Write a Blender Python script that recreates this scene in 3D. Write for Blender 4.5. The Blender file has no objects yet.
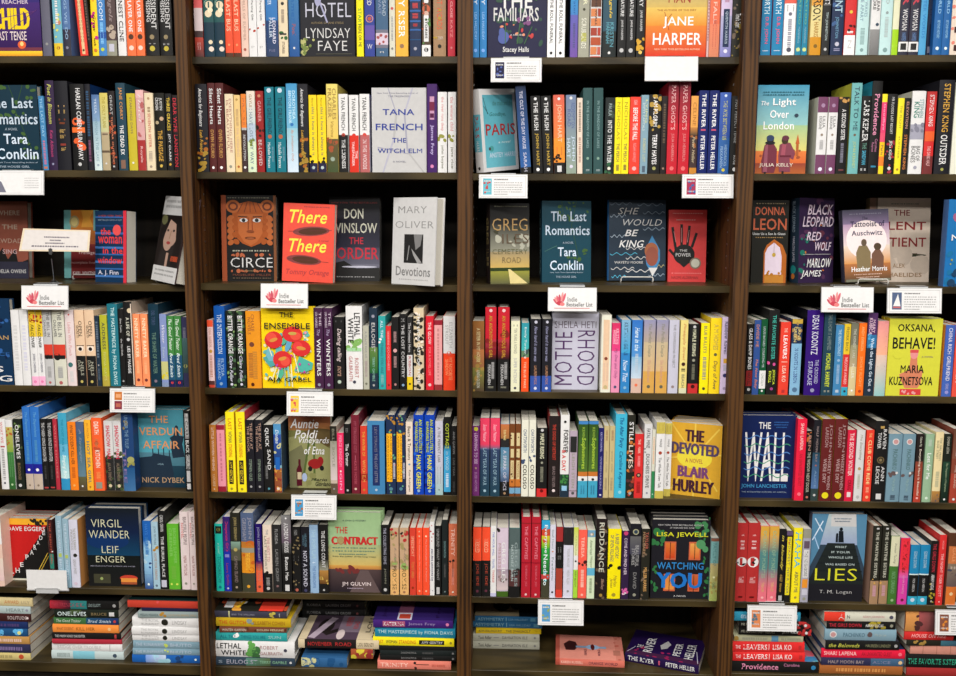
# A wall of bookshop shelving seen square on: four bays of face-out and spine-out books, stacks on the bottom shelf, cards on the shelf edges.
import bpy, math, random
import numpy as np
from mathutils import Matrix, Vector
C = bpy.context.scene.collection
PI = math.pi
rnd = random.Random(7)

# ---------------------------------------------------------------- camera (measured from the posts and the shelf edges)
EYE, DIST, FOC = 1.5, 2.4, 900.0
PITCH, YAW, ROLL = .13625864, .03455982, .00391532
_cp, _sp, _cy, _sy = math.cos(PITCH), math.sin(PITCH), math.cos(YAW), math.sin(YAW)
FWD = Vector((-_sy*_cp, _cy*_cp, -_sp)); RT0 = Vector((_cy, _sy, 0)); UP0 = RT0.cross(FWD)
RT = math.cos(ROLL)*RT0 + math.sin(ROLL)*UP0
UP = -math.sin(ROLL)*RT0 + math.cos(ROLL)*UP0
CAM = Vector((0, -DIST, EYE))
cd = bpy.data.cameras.new('camera'); cd.sensor_width = 36; cd.lens = 36*FOC/956; cd.clip_start = .05; cd.clip_end = 50
cam = bpy.data.objects.new('camera', cd); C.objects.link(cam)
cam.matrix_world = Matrix(((RT.x, UP.x, -FWD.x, CAM.x), (RT.y, UP.y, -FWD.y, CAM.y), (RT.z, UP.z, -FWD.z, CAM.z), (0, 0, 0, 1)))
bpy.context.scene.camera = cam

def at(px, py, Y=0.0):
    """the point of the vertical plane at depth Y that the photograph shows at this pixel"""
    d = FWD + (px-478)/FOC*RT + (338-py)/FOC*UP
    t = (Y+DIST)/d.y
    return CAM + t*d
def on_floor(px, py, z):
    d = FWD + (px-478)/FOC*RT + (338-py)/FOC*UP
    return CAM + ((z-EYE)/d.z)*d
def pix(P):
    d = Vector(P)-CAM; q = d.dot(FWD)
    return 478+FOC*d.dot(RT)/q, 338-FOC*d.dot(UP)/q
def x_at(px, Y, z):
    X = 0
    for _ in range(4): X = at(px, pix((X, Y, z))[1], Y).x
    return X

# ---------------------------------------------------------------- materials
def lin(c): return c/12.92 if c <= .04045 else ((c+.055)/1.055)**2.4
def rgb(s):
    c = [int(ch, 16)/15 for ch in s[:3]]; m = sum(c)/3
    if max(c) < .21: c = [(v*.5+m*.5)*.82 for v in c]
    return tuple(lin(v) for v in c)
def hex6(s): return tuple(lin(int(s[i:i+2], 16)/255) for i in (0, 2, 4))
def material(name, rough=.5, spec=.35):
    m = bpy.data.materials.new(name); m.use_nodes = True
    n = m.node_tree.nodes; b = n['Principled BSDF']
    b.inputs['Roughness'].default_value = rough; b.inputs['Specular IOR Level'].default_value = spec
    return m, n, m.node_tree.links, b
def printed(name, rough, spec):
    m, n, l, b = material(name, rough, spec)
    a = n.new('ShaderNodeAttribute'); a.attribute_name = 'ink'
    t = n.new('ShaderNodeTexCoord'); z = n.new('ShaderNodeTexNoise'); z.inputs['Scale'].default_value = 90; z.inputs['Detail'].default_value = 4
    r = n.new('ShaderNodeMapRange'); r.inputs['To Min'].default_value = .9; r.inputs['To Max'].default_value = 1.06
    x = n.new('ShaderNodeMix'); x.data_type = 'RGBA'; x.blend_type = 'MULTIPLY'; x.inputs['Factor'].default_value = 1
    l.new(t.outputs['Object'], z.inputs['Vector']); l.new(z.outputs['Fac'], r.inputs['Value'])
    l.new(a.outputs['Color'], x.inputs['A']); l.new(r.outputs['Result'], x.inputs['B']); l.new(x.outputs['Result'], b.inputs['Base Color'])
    return m
def wood(name, dark, light, stretch, rough, scale=9):
    m, n, l, b = material(name, rough, .3)
    t = n.new('ShaderNodeTexCoord'); mp = n.new('ShaderNodeMapping'); mp.inputs['Scale'].default_value = stretch
    z = n.new('ShaderNodeTexNoise'); z.inputs['Scale'].default_value = scale; z.inputs['Detail'].default_value = 8; z.inputs['Distortion'].default_value = 1.2
    w = n.new('ShaderNodeTexWave'); w.inputs['Scale'].default_value = scale*.8; w.inputs['Distortion'].default_value = 9; w.inputs['Detail'].default_value = 3
    mx = n.new('ShaderNodeMath'); mx.operation = 'MULTIPLY_ADD'; mx.inputs[1].default_value = .35
    r = n.new('ShaderNodeValToRGB'); r.color_ramp.elements[0].position = .42; r.color_ramp.elements[1].position = .76
    r.color_ramp.elements[0].color = (*dark, 1); r.color_ramp.elements[1].color = (*light, 1)
    l.new(t.outputs['Object'], mp.inputs['Vector']); l.new(mp.outputs['Vector'], z.inputs['Vector']); l.new(mp.outputs['Vector'], w.inputs['Vector'])
    l.new(w.outputs['Fac'], mx.inputs[0]); l.new(z.outputs['Fac'], mx.inputs[2]); l.new(mx.outputs[0], r.inputs['Fac']); l.new(r.outputs['Color'], b.inputs['Base Color'])
    bp = n.new('ShaderNodeBump'); bp.inputs['Strength'].default_value = .15; bp.inputs['Distance'].default_value = .002
    l.new(mx.outputs[0], bp.inputs['Height']); l.new(bp.outputs['Normal'], b.inputs['Normal'])
    return m
def plain(name, col, rough=.5, spec=.3, metal=0):
    m, n, l, b = material(name, rough, spec); b.inputs['Metallic'].default_value = metal
    t = n.new('ShaderNodeTexCoord'); z = n.new('ShaderNodeTexNoise'); z.inputs['Scale'].default_value = 40
    r = n.new('ShaderNodeValToRGB'); r.color_ramp.elements[0].color = (*[c*.88 for c in col], 1); r.color_ramp.elements[1].color = (*[min(1, c*1.08) for c in col], 1)
    l.new(t.outputs['Object'], z.inputs['Vector']); l.new(z.outputs['Fac'], r.inputs['Fac']); l.new(r.outputs['Color'], b.inputs['Base Color'])
    return m
M_INK = printed('printed_jacket', .45, .22)
M_CARD = printed('printed_card', .6, .2)
def pages():
    m, n, l, b = material('page_edges', .8, .1)
    t = n.new('ShaderNodeTexCoord'); w = n.new('ShaderNodeTexWave'); w.inputs['Scale'].default_value = 700; w.inputs['Distortion'].default_value = 2
    r = n.new('ShaderNodeValToRGB'); r.color_ramp.elements[0].color = (*hex6('c4bfb2'), 1); r.color_ramp.elements[1].color = (*hex6('e2ded2'), 1)
    l.new(t.outputs['Object'], w.inputs['Vector']); l.new(w.outputs['Fac'], r.inputs['Fac']); l.new(r.outputs['Color'], b.inputs['Base Color'])
    return m
M_PAGE = pages()
M_POST = wood('post_oak', hex6('291707'), hex6('583816'), (1, 1, .06), .6, 34)
M_SHELF = wood('shelf_board', hex6('2c2514'), hex6('483c22'), (.12, 1, 1), .4, 12)
M_BACK = wood('back_board', hex6('120e0a'), hex6('1e1810'), (1, 1, .1), .7, 8)
M_WIRE = plain('white_coated_wire', hex6('dcdad4'), .35, .5)
M_CLEAR = plain('frosted_plastic', hex6('c9cbcc'), .25, .5)
M_STEEL = plain('steel', hex6('a8a9aa'), .28, .5, 1)
M_FLOOR = plain('carpet', hex6('4d4136'), .95, .05)

# ---------------------------------------------------------------- mesh assembly
class MB:
    def __init__(s): s.v = []; s.f = []; s.c = []
    def poly(s, pts, col):
        n = len(s.v); s.v += pts; s.f.append(tuple(range(n, n+len(pts))))
        if isinstance(col, list): s.c += col
        else: s.c += [col]*len(pts)
    def mesh(s, pts, tris, col):
        n = len(s.v); s.v += pts; s.c += [col]*len(pts); s.f += [(a+n, b+n, c+n) for a, b, c in tris]
    def box(s, x0, x1, y0, y1, z0, z1, col=(1, 1, 1)):
        p = lambda *q: s.poly(list(q), col)
        p((x0,y0,z0),(x1,y0,z0),(x1,y0,z1),(x0,y0,z1)); p((x1,y1,z0),(x0,y1,z0),(x0,y1,z1),(x1,y1,z1))
        p((x0,y1,z0),(x0,y0,z0),(x0,y0,z1),(x0,y1,z1)); p((x1,y0,z0),(x1,y1,z0),(x1,y1,z1),(x1,y0,z1))
        p((x0,y0,z1),(x1,y0,z1),(x1,y1,z1),(x0,y1,z1)); p((x0,y1,z0),(x1,y1,z0),(x1,y0,z0),(x0,y0,z0))
    def tube(s, path, r, n=8, col=(1, 1, 1)):
        path = [Vector(p) for p in path]; rings = []
        for i, p in enumerate(path):
            d = (path[min(i+1, len(path)-1)]-path[max(i-1, 0)]).normalized()
            a = d.cross(Vector((0, 0, 1)) if abs(d.z) < .9 else Vector((1, 0, 0))).normalized(); b = d.cross(a)
            rings.append([tuple(p+r*(math.cos(2*PI*k/n)*a+math.sin(2*PI*k/n)*b)) for k in range(n)])
        for A, B in zip(rings, rings[1:]):
            for k in range(n): s.poly([A[k], A[(k+1) % n], B[(k+1) % n], B[k]], col)
        s.poly(rings[0][::-1], col); s.poly(rings[-1], col)
    def lathe(s, prof, cx=0, cy=0, n=24, col=(1, 1, 1)):
        R = [[(cx+r*math.cos(2*PI*k/n), cy+r*math.sin(2*PI*k/n), z) for k in range(n)] for r, z in prof]
        for A, B in zip(R, R[1:]):
            for k in range(n): s.poly([A[k], A[(k+1) % n], B[(k+1) % n], B[k]], col)
    def build(s, name, m, parent=None):
        me = bpy.data.meshes.new(name); me.from_pydata(s.v, [], s.f)
        at_ = me.color_attributes.new('ink', 'FLOAT_COLOR', 'POINT')
        a = np.ones((len(s.v), 4), np.float32); a[:, :3] = np.array(s.c, np.float32).reshape(-1, 3); at_.data.foreach_set('color', a.ravel())
        me.materials.append(m); me.update()
        o = bpy.data.objects.new(name, me); C.objects.link(o)
        if parent: o.parent = parent
        return o
def empty(name, label, cat, group=None, mw=None):
    o = bpy.data.objects.new(name, None); o.empty_display_size = .02; C.objects.link(o); tag(o, label, cat, group)
    if mw is not None: o.matrix_world = mw
    return o
def tag(o, label, cat, group=None):
    o['label'] = label; o['category'] = cat
    if group: o['group'] = group

# ---------------------------------------------------------------- lettering: every glyph of the built-in font once, then laid out by hand
CHARS = "ABCDEFGHIJKLMNOPQRSTUVWXYZabcdefghijklmnopqrstuvwxyz0123456789&.,!'-:"
GLYPH = {}
def load_glyphs():
    tmp = []
    for style, off in (('b', .012), ('r', -.008)):
        for ch in CHARS + 'I':
            for txt in (ch, ch+'I'):
                cu = bpy.data.curves.new('glyph', 'FONT'); cu.body = txt; cu.resolution_u = 2; cu.offset = 0 if ch == 'M' else off; cu.fill_mode = 'FRONT'
                o = bpy.data.objects.new('glyph', cu); C.objects.link(o); tmp.append((style, ch, txt, o))
    dg = bpy.context.evaluated_depsgraph_get(); dg.update()
    xm = {}
    for style, ch, txt, o in tmp:
        e = o.evaluated_get(dg); me = e.to_mesh()
        v = np.array([p.co[:2] for p in me.vertices]).reshape(-1, 2); me.calc_loop_triangles()
        t = [tuple(q.vertices) for q in me.loop_triangles]
        if txt == ch: GLYPH[style, ch] = [v, t, 0.0]
        else: xm[style, ch] = v[:, 0].max()
        e.to_mesh_clear()
    for style in 'br':
        for ch in CHARS: GLYPH[style, ch][2] = xm[style, ch] - GLYPH[style, 'I'][0][:, 0].max()
    for _, _, _, o in tmp:
        cu = o.data; bpy.data.objects.remove(o); bpy.data.curves.remove(cu)
load_glyphs()
def lay(text, style='b', shear=0.0):
    V, T, x, n = [], [], 0.0, 0
    for ch in text:
        if ch == ' ': x += .32; continue
        v, t, adv = GLYPH[style, ch]
        V.append(v + (x, 0)); T += [(a+n, b+n, c+n) for a, b, c in t]; n += len(v); x += adv + .02
    V = np.concatenate(V)
    if shear: V = V + np.stack([V[:, 1]*shear, 0*V[:, 1]], 1)
    lo, hi = V.min(0), V.max(0)
    return (V-lo)/np.maximum(hi-lo, 1e-6), T

# ---------------------------------------------------------------- printing: a canvas is a face of a book; put(x, y, layer) gives its points (x to the right, y down, both 0..1)
class Canvas:
    def __init__(s, mb, put, aspect): s.mb, s.put, s.asp, s.k = mb, put, aspect, 0     # aspect = height / width
    def pts(s, P): return [s.put(min(1, max(0, x)), min(1, max(0, y)), s.k) for x, y in P]
    def face(s, P, col):
        s.k += 1; s.mb.poly(s.pts(P), col)
    def rect(s, x0, x1, y0, y1, col, col2=None, nx=1):
        s.k += 1
        for i in range(nx):
            a, b = x0+(x1-x0)*i/nx, x0+(x1-x0)*(i+1)/nx
            s.mb.poly(s.pts([(a, y1), (b, y1), (b, y0), (a, y0)]), col if col2 is None else [col2, col2, col, col])
    def ell(s, x, y, rx, ry, col, rot=0, n=18):
        c, q = math.cos(rot), math.sin(rot); A = s.asp
        P = []
        for k in range(n):
            a = -2*PI*k/n; u, v = rx*math.cos(a), ry*A*math.sin(a)
            P.append((x+u*c-v*q, y+(u*q+v*c)/A))
        s.face(P, col)
    def seg(s, x0, y0, x1, y1, col, w):
        A = s.asp; dx, dy = x1-x0, (y1-y0)*A; L = math.hypot(dx, dy) or 1; nx, ny = -dy/L*w/2, dx/L*w/2
        s.face([(x0+nx, y0+ny/A), (x0-nx, y0-ny/A), (x1-nx, y1-ny/A), (x1+nx, y1+ny/A)][::-1], col)
    def text(s, x0, x1, y0, y1, col, txt, flags='', turn=0):
        s.k += 1
        V, T = lay(txt, 'r' if 'r' in flags else 'b', .28 if 'i' in flags else 0)
        if turn == 1: P = np.stack([x0+V[:, 1]*(x1-x0), y0+V[:, 0]*(y1-y0)], 1)          # reads downwards
        elif turn == -1: P = np.stack([x1-V[:, 1]*(x1-x0), y1-V[:, 0]*(y1-y0)], 1)       # reads upwards
        else: P = np.stack([x0+V[:, 0]*(x1-x0), y1-V[:, 1]*(y1-y0)], 1)
        for dx in ((-.011, .011, 0) if 'h' in flags else (0,)):
            if dx: s.mb.mesh(s.pts((P+(dx, 0)).tolist()), T, col); s.k += 1
            else: s.mb.mesh(s.pts(P.tolist()), T, col)
    def marks(s, x0, x1, y, col, h, turn=0, seed=1):
        r = random.Random(seed); s.k += 1; x = x0; step = max(.012, (x1-x0)*.055)
        while x < x1-.3*step:
            w = min(step*r.uniform(.5, 1.1), x1-x)
            if turn: P = [(y-h/2, x+w), (y+h/2, x+w), (y+h/2, x), (y-h/2, x)]
            else: P = [(x, y+h/2), (x+w, y+h/2), (x+w, y-h/2), (x, y-h/2)]
            s.mb.poly(s.pts(P), col); x += w+step*.32*(1 if r.random() > .2 else 2.2)
    def wave(s, x0, x1, y, amp, col, n, w):
        s.k += 1; N = n*8; A = s.asp
        f = lambda t: (x0+(x1-x0)*t, y+amp*math.sin(2*PI*n*t))
        for i in range(N):
            (a, b), (c, d) = f(i/N), f((i+1)/N)
            s.mb.poly(s.pts([(a, b+w/2), (c, d+w/2), (c, d-w/2), (a, b-w/2)]), col)

def print_spine(cv, items, seed):
    """x runs 0..1 across the spine, percentages run down from its head"""
    A = cv.asp
    for n, it in enumerate(items):
        head, _, txt = it.partition('"'); k, q = head[0], head[1:].split(); f = lambda i, d: float(q[i]) if len(q) > i else d
        if k == 'T':
            fl = ''.join(v for v in q[3:] if v.isalpha()); q = q[:3]+[v for v in q[3:] if not v.isalpha()]
            a, b, s, o = f(0, 0)/100, f(1, 0)/100, f(3, .5), f(4, 0)
            s = min(s*.9, .9); x = .5+o-s/2; cv.text(x, x+s, a, b, rgb(q[2]), txt, fl, 1)
        elif k == 'B': cv.rect(0, 1, f(0, 0)/100, f(1, 0)/100, rgb(q[2]), rgb(q[3]) if len(q) > 3 else None, 8)
        elif k == 'P':
            if len(q) == 3: cv.rect(.5-f(2, .8)/2, .5+f(2, .8)/2, f(0, 0)/100, f(0, 0)/100+.01, rgb(q[1]))
            else:
                o = .5+f(4, 0); cv.rect(o-f(3, .8)/2, o+f(3, .8)/2, f(0, 0)/100, f(1, 0)/100, rgb(q[2]), None, 4)
        elif k == 'O': cv.ell(.5+f(3, 0), f(0, 0)/100, f(2, .4)/2, f(2, .4)/2/A, rgb(q[1]))
        elif k == 'M': cv.marks(f(0, 0)/100, f(1, 0)/100, .5+f(4, 0), rgb(q[2]), f(3, .4), 1, seed*31+n)
        elif k == 'C':
            r = random.Random(seed*17+n*3)
            for _ in range(int(f(3, 5))):
                z = f(4, .5)*r.uniform(.5, 1.1)/2
                cv.ell(r.uniform(.05, .95), r.uniform(f(0, 0), f(1, 0))/100, z, z/A*r.uniform(.7, 1.6), rgb(q[2]), r.uniform(0, 3), 9)
        elif k == 'H':
            s = f(3, .5); h = f(2, .05); cv.text(.5-s/2, .5+s/2, f(0, 0)/100-h/2, f(0, 0)/100+h/2, rgb(q[1]), txt, 'r')
def print_front(cv, items, seed):
    A = cv.asp
    for n, it in enumerate(items):
        if not it: continue
        head, _, txt = it.partition('"'); k, q = head[0], head[1:].split(); f = lambda i, d=0.0: float(q[i]) if len(q) > i else d
        if k in 'TV':
            fl = q[5] if len(q) > 5 else ''
            turn = 0 if k == 'T' else (-1 if f(0) < .3 else 1)
            cv.text(f(0), f(1), f(2), f(3), rgb(q[4]), txt, fl, turn)
        elif k == 'R': cv.rect(f(0), f(1), f(2), f(3), rgb(q[4]), rgb(q[5]) if len(q) > 5 else None)
        elif k == 'E': cv.ell(f(0), f(1), f(2), f(3), rgb(q[4]), math.radians(f(5)), 28)
        elif k == 'G':
            P = [(float(q[i]), float(q[i+1])) for i in range(1, len(q)-1, 2)]
            if sum(P[i-1][0]*P[i][1]-P[i][0]*P[i-1][1] for i in range(len(P))) > 0: P.reverse()
            cv.face(P, rgb(q[0]))
        elif k == 'M': cv.marks(f(0), f(1), f(2), rgb(q[3]), f(4, .012), 0, seed*31+n)
        elif k == 'C':
            r = random.Random(seed*17+n*3)
            for _ in range(int(f(5, 5))):
                z = f(6, .05)*r.uniform(.5, 1.1)
                cv.ell(r.uniform(f(0), f(1)), r.uniform(f(2), f(3)), z*r.uniform(.4, 1), z/A*r.uniform(.4, 1), rgb(q[4]), r.uniform(0, 3), 12)
        elif k == 'S': cv.seg(f(0), f(1), f(2), f(3), rgb(q[4]), f(5, .01))
        elif k == 'W': cv.wave(f(0), f(1), f(2), f(3), rgb(q[4]), int(f(5, 3)), f(6, .01))

# ---------------------------------------------------------------- a book: spine towards -y, front cover on its +x side, standing on z = 0
NBOOK = [0]
def make_book(w, d, h, bg, label, group, mw, spine=(), front=(), cover=None):
    NBOOK[0] += 1; seed = NBOOK[0]
    hard = h > .222
    ts = min(.003 if hard else .0011, w*.16); lip = .0032 if hard else .0006
    root = empty('hardcover_book' if hard else 'paperback_book', label, 'book', group, mw)
    c = rgb(bg); cc = rgb(cover) if cover else c
    bul = min(.004, w*.07)
    sp = MB(); N = 8
    prof = [((i/N-.5)*w, -bul*(1-(2*i/N-1)**2)) for i in range(N+1)]
    for (xa, ya), (xb, yb) in zip(prof, prof[1:]): sp.poly([(xa, ya, 0), (xb, yb, 0), (xb, yb, h), (xa, ya, h)], c)
    back = [(-w/2, .003), (w/2, .003)]
    sp.poly([(x, y, h) for x, y in prof]+[(w/2, .003, h), (-w/2, .003, h)], c)
    sp.poly(([(x, y, 0) for x, y in prof]+[(w/2, .003, 0), (-w/2, .003, 0)])[::-1], c)
    sp.poly([(w/2, 0, 0), (w/2, .003, 0), (w/2, .003, h), (w/2, 0, h)], c); sp.poly([(-w/2, .003, 0), (-w/2, 0, 0), (-w/2, 0, h), (-w/2, .003, h)], c)
    sp.poly([(w/2, .003, 0), (-w/2, .003, 0), (-w/2, .003, h), (w/2, .003, h)], c)
    def put_s(x, y, k): return ((x-.5)*w, -bul*(1-(2*x-1)**2)-.00025-.00006*k, h*(1-y))
    print_spine(Canvas(sp, put_s, h/w), spine, seed)
    sp.build('spine', M_INK, root)
    cv = MB(); cv.box(-w/2, -w/2+ts, .003, d, 0, h, cc); cv.box(w/2-ts, w/2, .003, d, 0, h, cc)
    if front:
        def put_f(x, y, k): return (w/2+.0002+.00005*k, x*d, h*(1-y))
        print_front(Canvas(cv, put_f, h/d), front, seed)
    cv.build('cover', M_INK, root)
    pg = MB(); pg.box(-w/2+ts, w/2-ts, .0031, d-lip*1.2, lip, h-lip, (1, 1, 1)); pg.build('page_block', M_PAGE, root)
    return root

# ---------------------------------------------------------------- words for the labels
def cname(s):
    r, g, b = [int(ch, 16)/15 for ch in s[:3]]; v = max(r, g, b); m = min(r, g, b); sat = (v-m)/v if v else 0
    if v <= .21: return 'black'
    if sat < .16: return 'white' if v > .85 else 'pale grey' if v > .7 else 'grey' if v > .42 else 'dark grey'
    e = v-m; hue = 60*(((g-b)/e) % 6 if v == r else (b-r)/e+2 if v == g else (r-g)/e+4)
    if hue < 14 or hue >= 342: n = ('pink' if v > .8 else 'dusky pink') if sat < .48 and v > .6 else 'dark red' if v < .6 else 'red'
    elif hue < 43: n = ('cream' if v > .85 else 'beige') if sat < .38 and v > .55 else 'dark brown' if v < .35 else 'brown' if v < .68 else 'tan' if v < .75 else 'orange'
    elif hue < 70: n = 'cream' if sat < .4 and v > .8 else 'khaki' if v < .8 else 'yellow'
    elif hue < 160: n = 'green'
    elif hue < 197: n = 'teal'
    elif hue < 252: n = 'navy' if v < .42 else 'blue'
    elif hue < 300: n = 'purple'
    else: n = 'plum' if v < .55 else 'magenta'
    if n in ('green', 'teal', 'blue', 'purple'):
        if v < .42: n = 'dark '+n
        elif sat < .35 and v > .6: n = 'pale '+n
    return n
ORD = 'first second third fourth fifth sixth seventh eighth ninth tenth eleventh twelfth thirteenth fourteenth fifteenth sixteenth seventeenth eighteenth nineteenth twentieth'.split()
def look(bg, items, wpx):
    area = {}; txt = None; tl = 0
    for it in items:
        q = it[1:].partition('"')[0].split()
        if it[0] == 'B': area[cname(q[2])] = area.get(cname(q[2]), 0)+float(q[1])-float(q[0])
        if it[0] == 'T' and float(q[1])-float(q[0]) > tl: tl = float(q[1])-float(q[0]); txt = cname(q[2])
    rest = 100-min(100, sum(area.values())); area[cname(bg)] = area.get(cname(bg), 0)+rest
    top = sorted(area.items(), key=lambda t: -t[1]); n = top[0][0]
    if len(top) > 1 and top[1][1] > 22 and len(n.split()) == 1 and len(top[1][0].split()) == 1: n += '-and-'+top[1][0]
    s = ('thin ' if wpx < 5.6 else 'thick ' if wpx > 14 else '')+n+' book'
    return s+(f' with {txt} lettering' if txt else '')
# ---------------------------------------------------------------- spine-out books
# one line per book: left x, right x, top y (photo pixels, measured), spine colour, options; then what is printed on the spine, on two red ones also painted shade
SHELVES = {}
SHELVES[1,1] = '''
43.5 52.4 -30 667 K445;T2 11 ccc .5 "ARCADIA;P13 14 aaa .8;O86 999 .3
55 63.6 -24 7bc;C0 70 c86 5 .5;C40 85 dd7 6 .4;B84 100 ec3;O90 a62 .4;M10 60 eee .3
64.2 72 -28 57a;B68 100 334;T10 80 9bd .4 "THINGS WE DO;O90 889 .35
80.6 88.4 -22 e43 L-3;P0 98 ec9 .38;M4 85 842 .3;O93 542 .3
88.8 92.6 -26 222 L-3 K221;M20 80 654 .4
93 99.3 -24 fd2;C45 80 c28 6 .6;C5 30 ea2 3 .5;T0 22 321 .6 0 i "Wild;T48 70 411 .5 0 i "Grow;T78 88 431 .4 "luck;O93 d73 .5
99.4 107.2 -24 48c;B70 78 25a;T2 55 def .55 "THIS ROOM;M58 85 8cf .4;O92 cd4 .45
107.4 117.6 -30 544;T5 60 988 .55 0 i "of Angels;C64 80 ba9 6 .5;B82 100 998;P86 95 ccd .5
118.8 126.8 -24 eee Kddd;T0 18 223 .6 "CLIP;T20 82 223 .6 "ERNEST CLINE
127.8 136.5 -24 f74;T2 70 fff .5 "READY PLAYER ONE;O76 532 .6;O90 fdc .55
137 145.3 -24 f74;T2 70 fff .5 "READY PLAYER ONE;O76 532 .6;O90 fdc .55
146.5 159.8 -34 222;T5 70 ddd .42 .18 "THE PRESIDENT;T28 62 ddd .36 -.2 "IS MISSING;O79 986 .35;M86 88 999 .5;O92 cb4 .4
160.8 173.2 -34 222;T5 70 ddd .42 .18 "THE PRESIDENT;T28 62 ddd .36 -.2 "IS MISSING;O79 986 .35;M86 88 999 .5;O92 cb4 .4
'''
SHELVES[1,2] = '''
195.6 204 -25 c44;B0 40 c33 d66;B40 68 dcc;B68 76 433;B76 100 b43 533;M82 92 fdd .3
204.8 215 -30 255;B60 100 134;O40 edb .75 .1;O50 edb .7;O46 fec .5 .2;O83 edb .4 .15;O91 edc .5 .2;T4 40 8a9 .3 -.25 i "Solitude
215.4 225.3 -30 255;B60 100 134;O40 edb .75 .1;O50 edb .7;O46 fec .5 .2;O83 edb .4 .15;O91 edc .5 .2;T4 40 8a9 .3 -.25 i "Solitude
226 233.4 -24 e53;B95 100 532;O8 fc3 .7;T30 68 fca .6 "LAST BUS;O85 f96 .3
233.8 241.2 -24 e53;B95 100 532;O8 fc3 .7;T30 68 fca .6 "LAST BUS;O85 f96 .3
242 249 -24 ecb;T8 25 765 .4 "HART;T28 80 b98 .4 "MILLS OF SUMMER;O91 a54 .4
249.6 257.4 -24 eee;T20 55 555 .35 "The Parting Gift;C58 70 b43 2 .4;H88 bbb .03 .4 "P
257.9 266 -24 eee;T20 55 555 .35 "The Parting Gift;C58 70 b43 2 .4;H88 bbb .03 .4 "P
266.8 278.5 -30 25a;B0 58 48c 37b;B58 100 247 346;T2 40 def .35 -.15 "SON OF A FATHER;T55 85 eef .3 .2 "LEONARD;T55 78 cde .28 -.1 "PALLER;H93 88a .03 .5 "PUB
279.2 288.5 -28 edb;T2 30 444 .45 "DAWN;O37 333 .35;M44 60 987 .3;C65 80 363 3 .4;P72 74 333 .7;T82 96 876 .3 "STORIES
289.6 299.6 -30 37b;B0 100 48b 259;T8 60 26a .5 "Swimmer;T62 75 a54 .4 "Pool;O90 ddd .22
357 363.8 -24 fe1;T10 30 773 .4 "KIRAN;T40 62 6a3 .55 "START;T60 88 562 .5 "HERE OR ME
365 375 -26 349;B62 80 65a;T0 38 ddd .5 "BELLOWED;O54 d98 .75;O54 349 .6;O54 b54 .4;H88 eee .06 .5 "W
376 388.3 -28 468;B68 90 778;B72 86 dcd;C73 85 a55 5 .35;T0 52 abc .32 .2 "THE THOUSAND;T5 50 89b .3 -.15 "YEAR WAIT;H95 ddd .02 .3 "M
389.6 395.3 -24 ddc K876;T0 30 999 .5 "EATS;O40 c55 .5;M50 80 aaa .3;O90 777 .4
395.8 408.3 -30 fb4;T6 78 fff .55 "EARLY RISER;O88 975 .35
410 421 -30 235;B34 36 36a;B46 48 36a;B58 60 36a;B68 70 36a;B80 81 258;T8 20 eee .4 .1 "A.J.;T12 22 eee .4 -.15 "Finn;M38 44 c44 .5;M50 56 c44 .5;M62 66 c44 .4;O91 aab .3
422 430.8 -26 543;P0 35 eee .5;O42 c64 .9;O48 dba .6;P50 82 eee .55;C0 85 584 6 .4;C0 85 b53 6 .3;B86 100 eee;T54 78 333 .3 "STORIES;O92 333 .5
433.4 446 -28 a86;T5 68 d64 .5 "THE LOST WORDS;C20 80 b93 6 .25;T76 80 edc .6 "JOHN;O88 332 .3
447.8 455.2 -30 c34;T2 55 fbb .35 "FAMOUSLY CLOSE;T58 78 e99 .35 "KATZ;O90 d88 .3
'''
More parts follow.
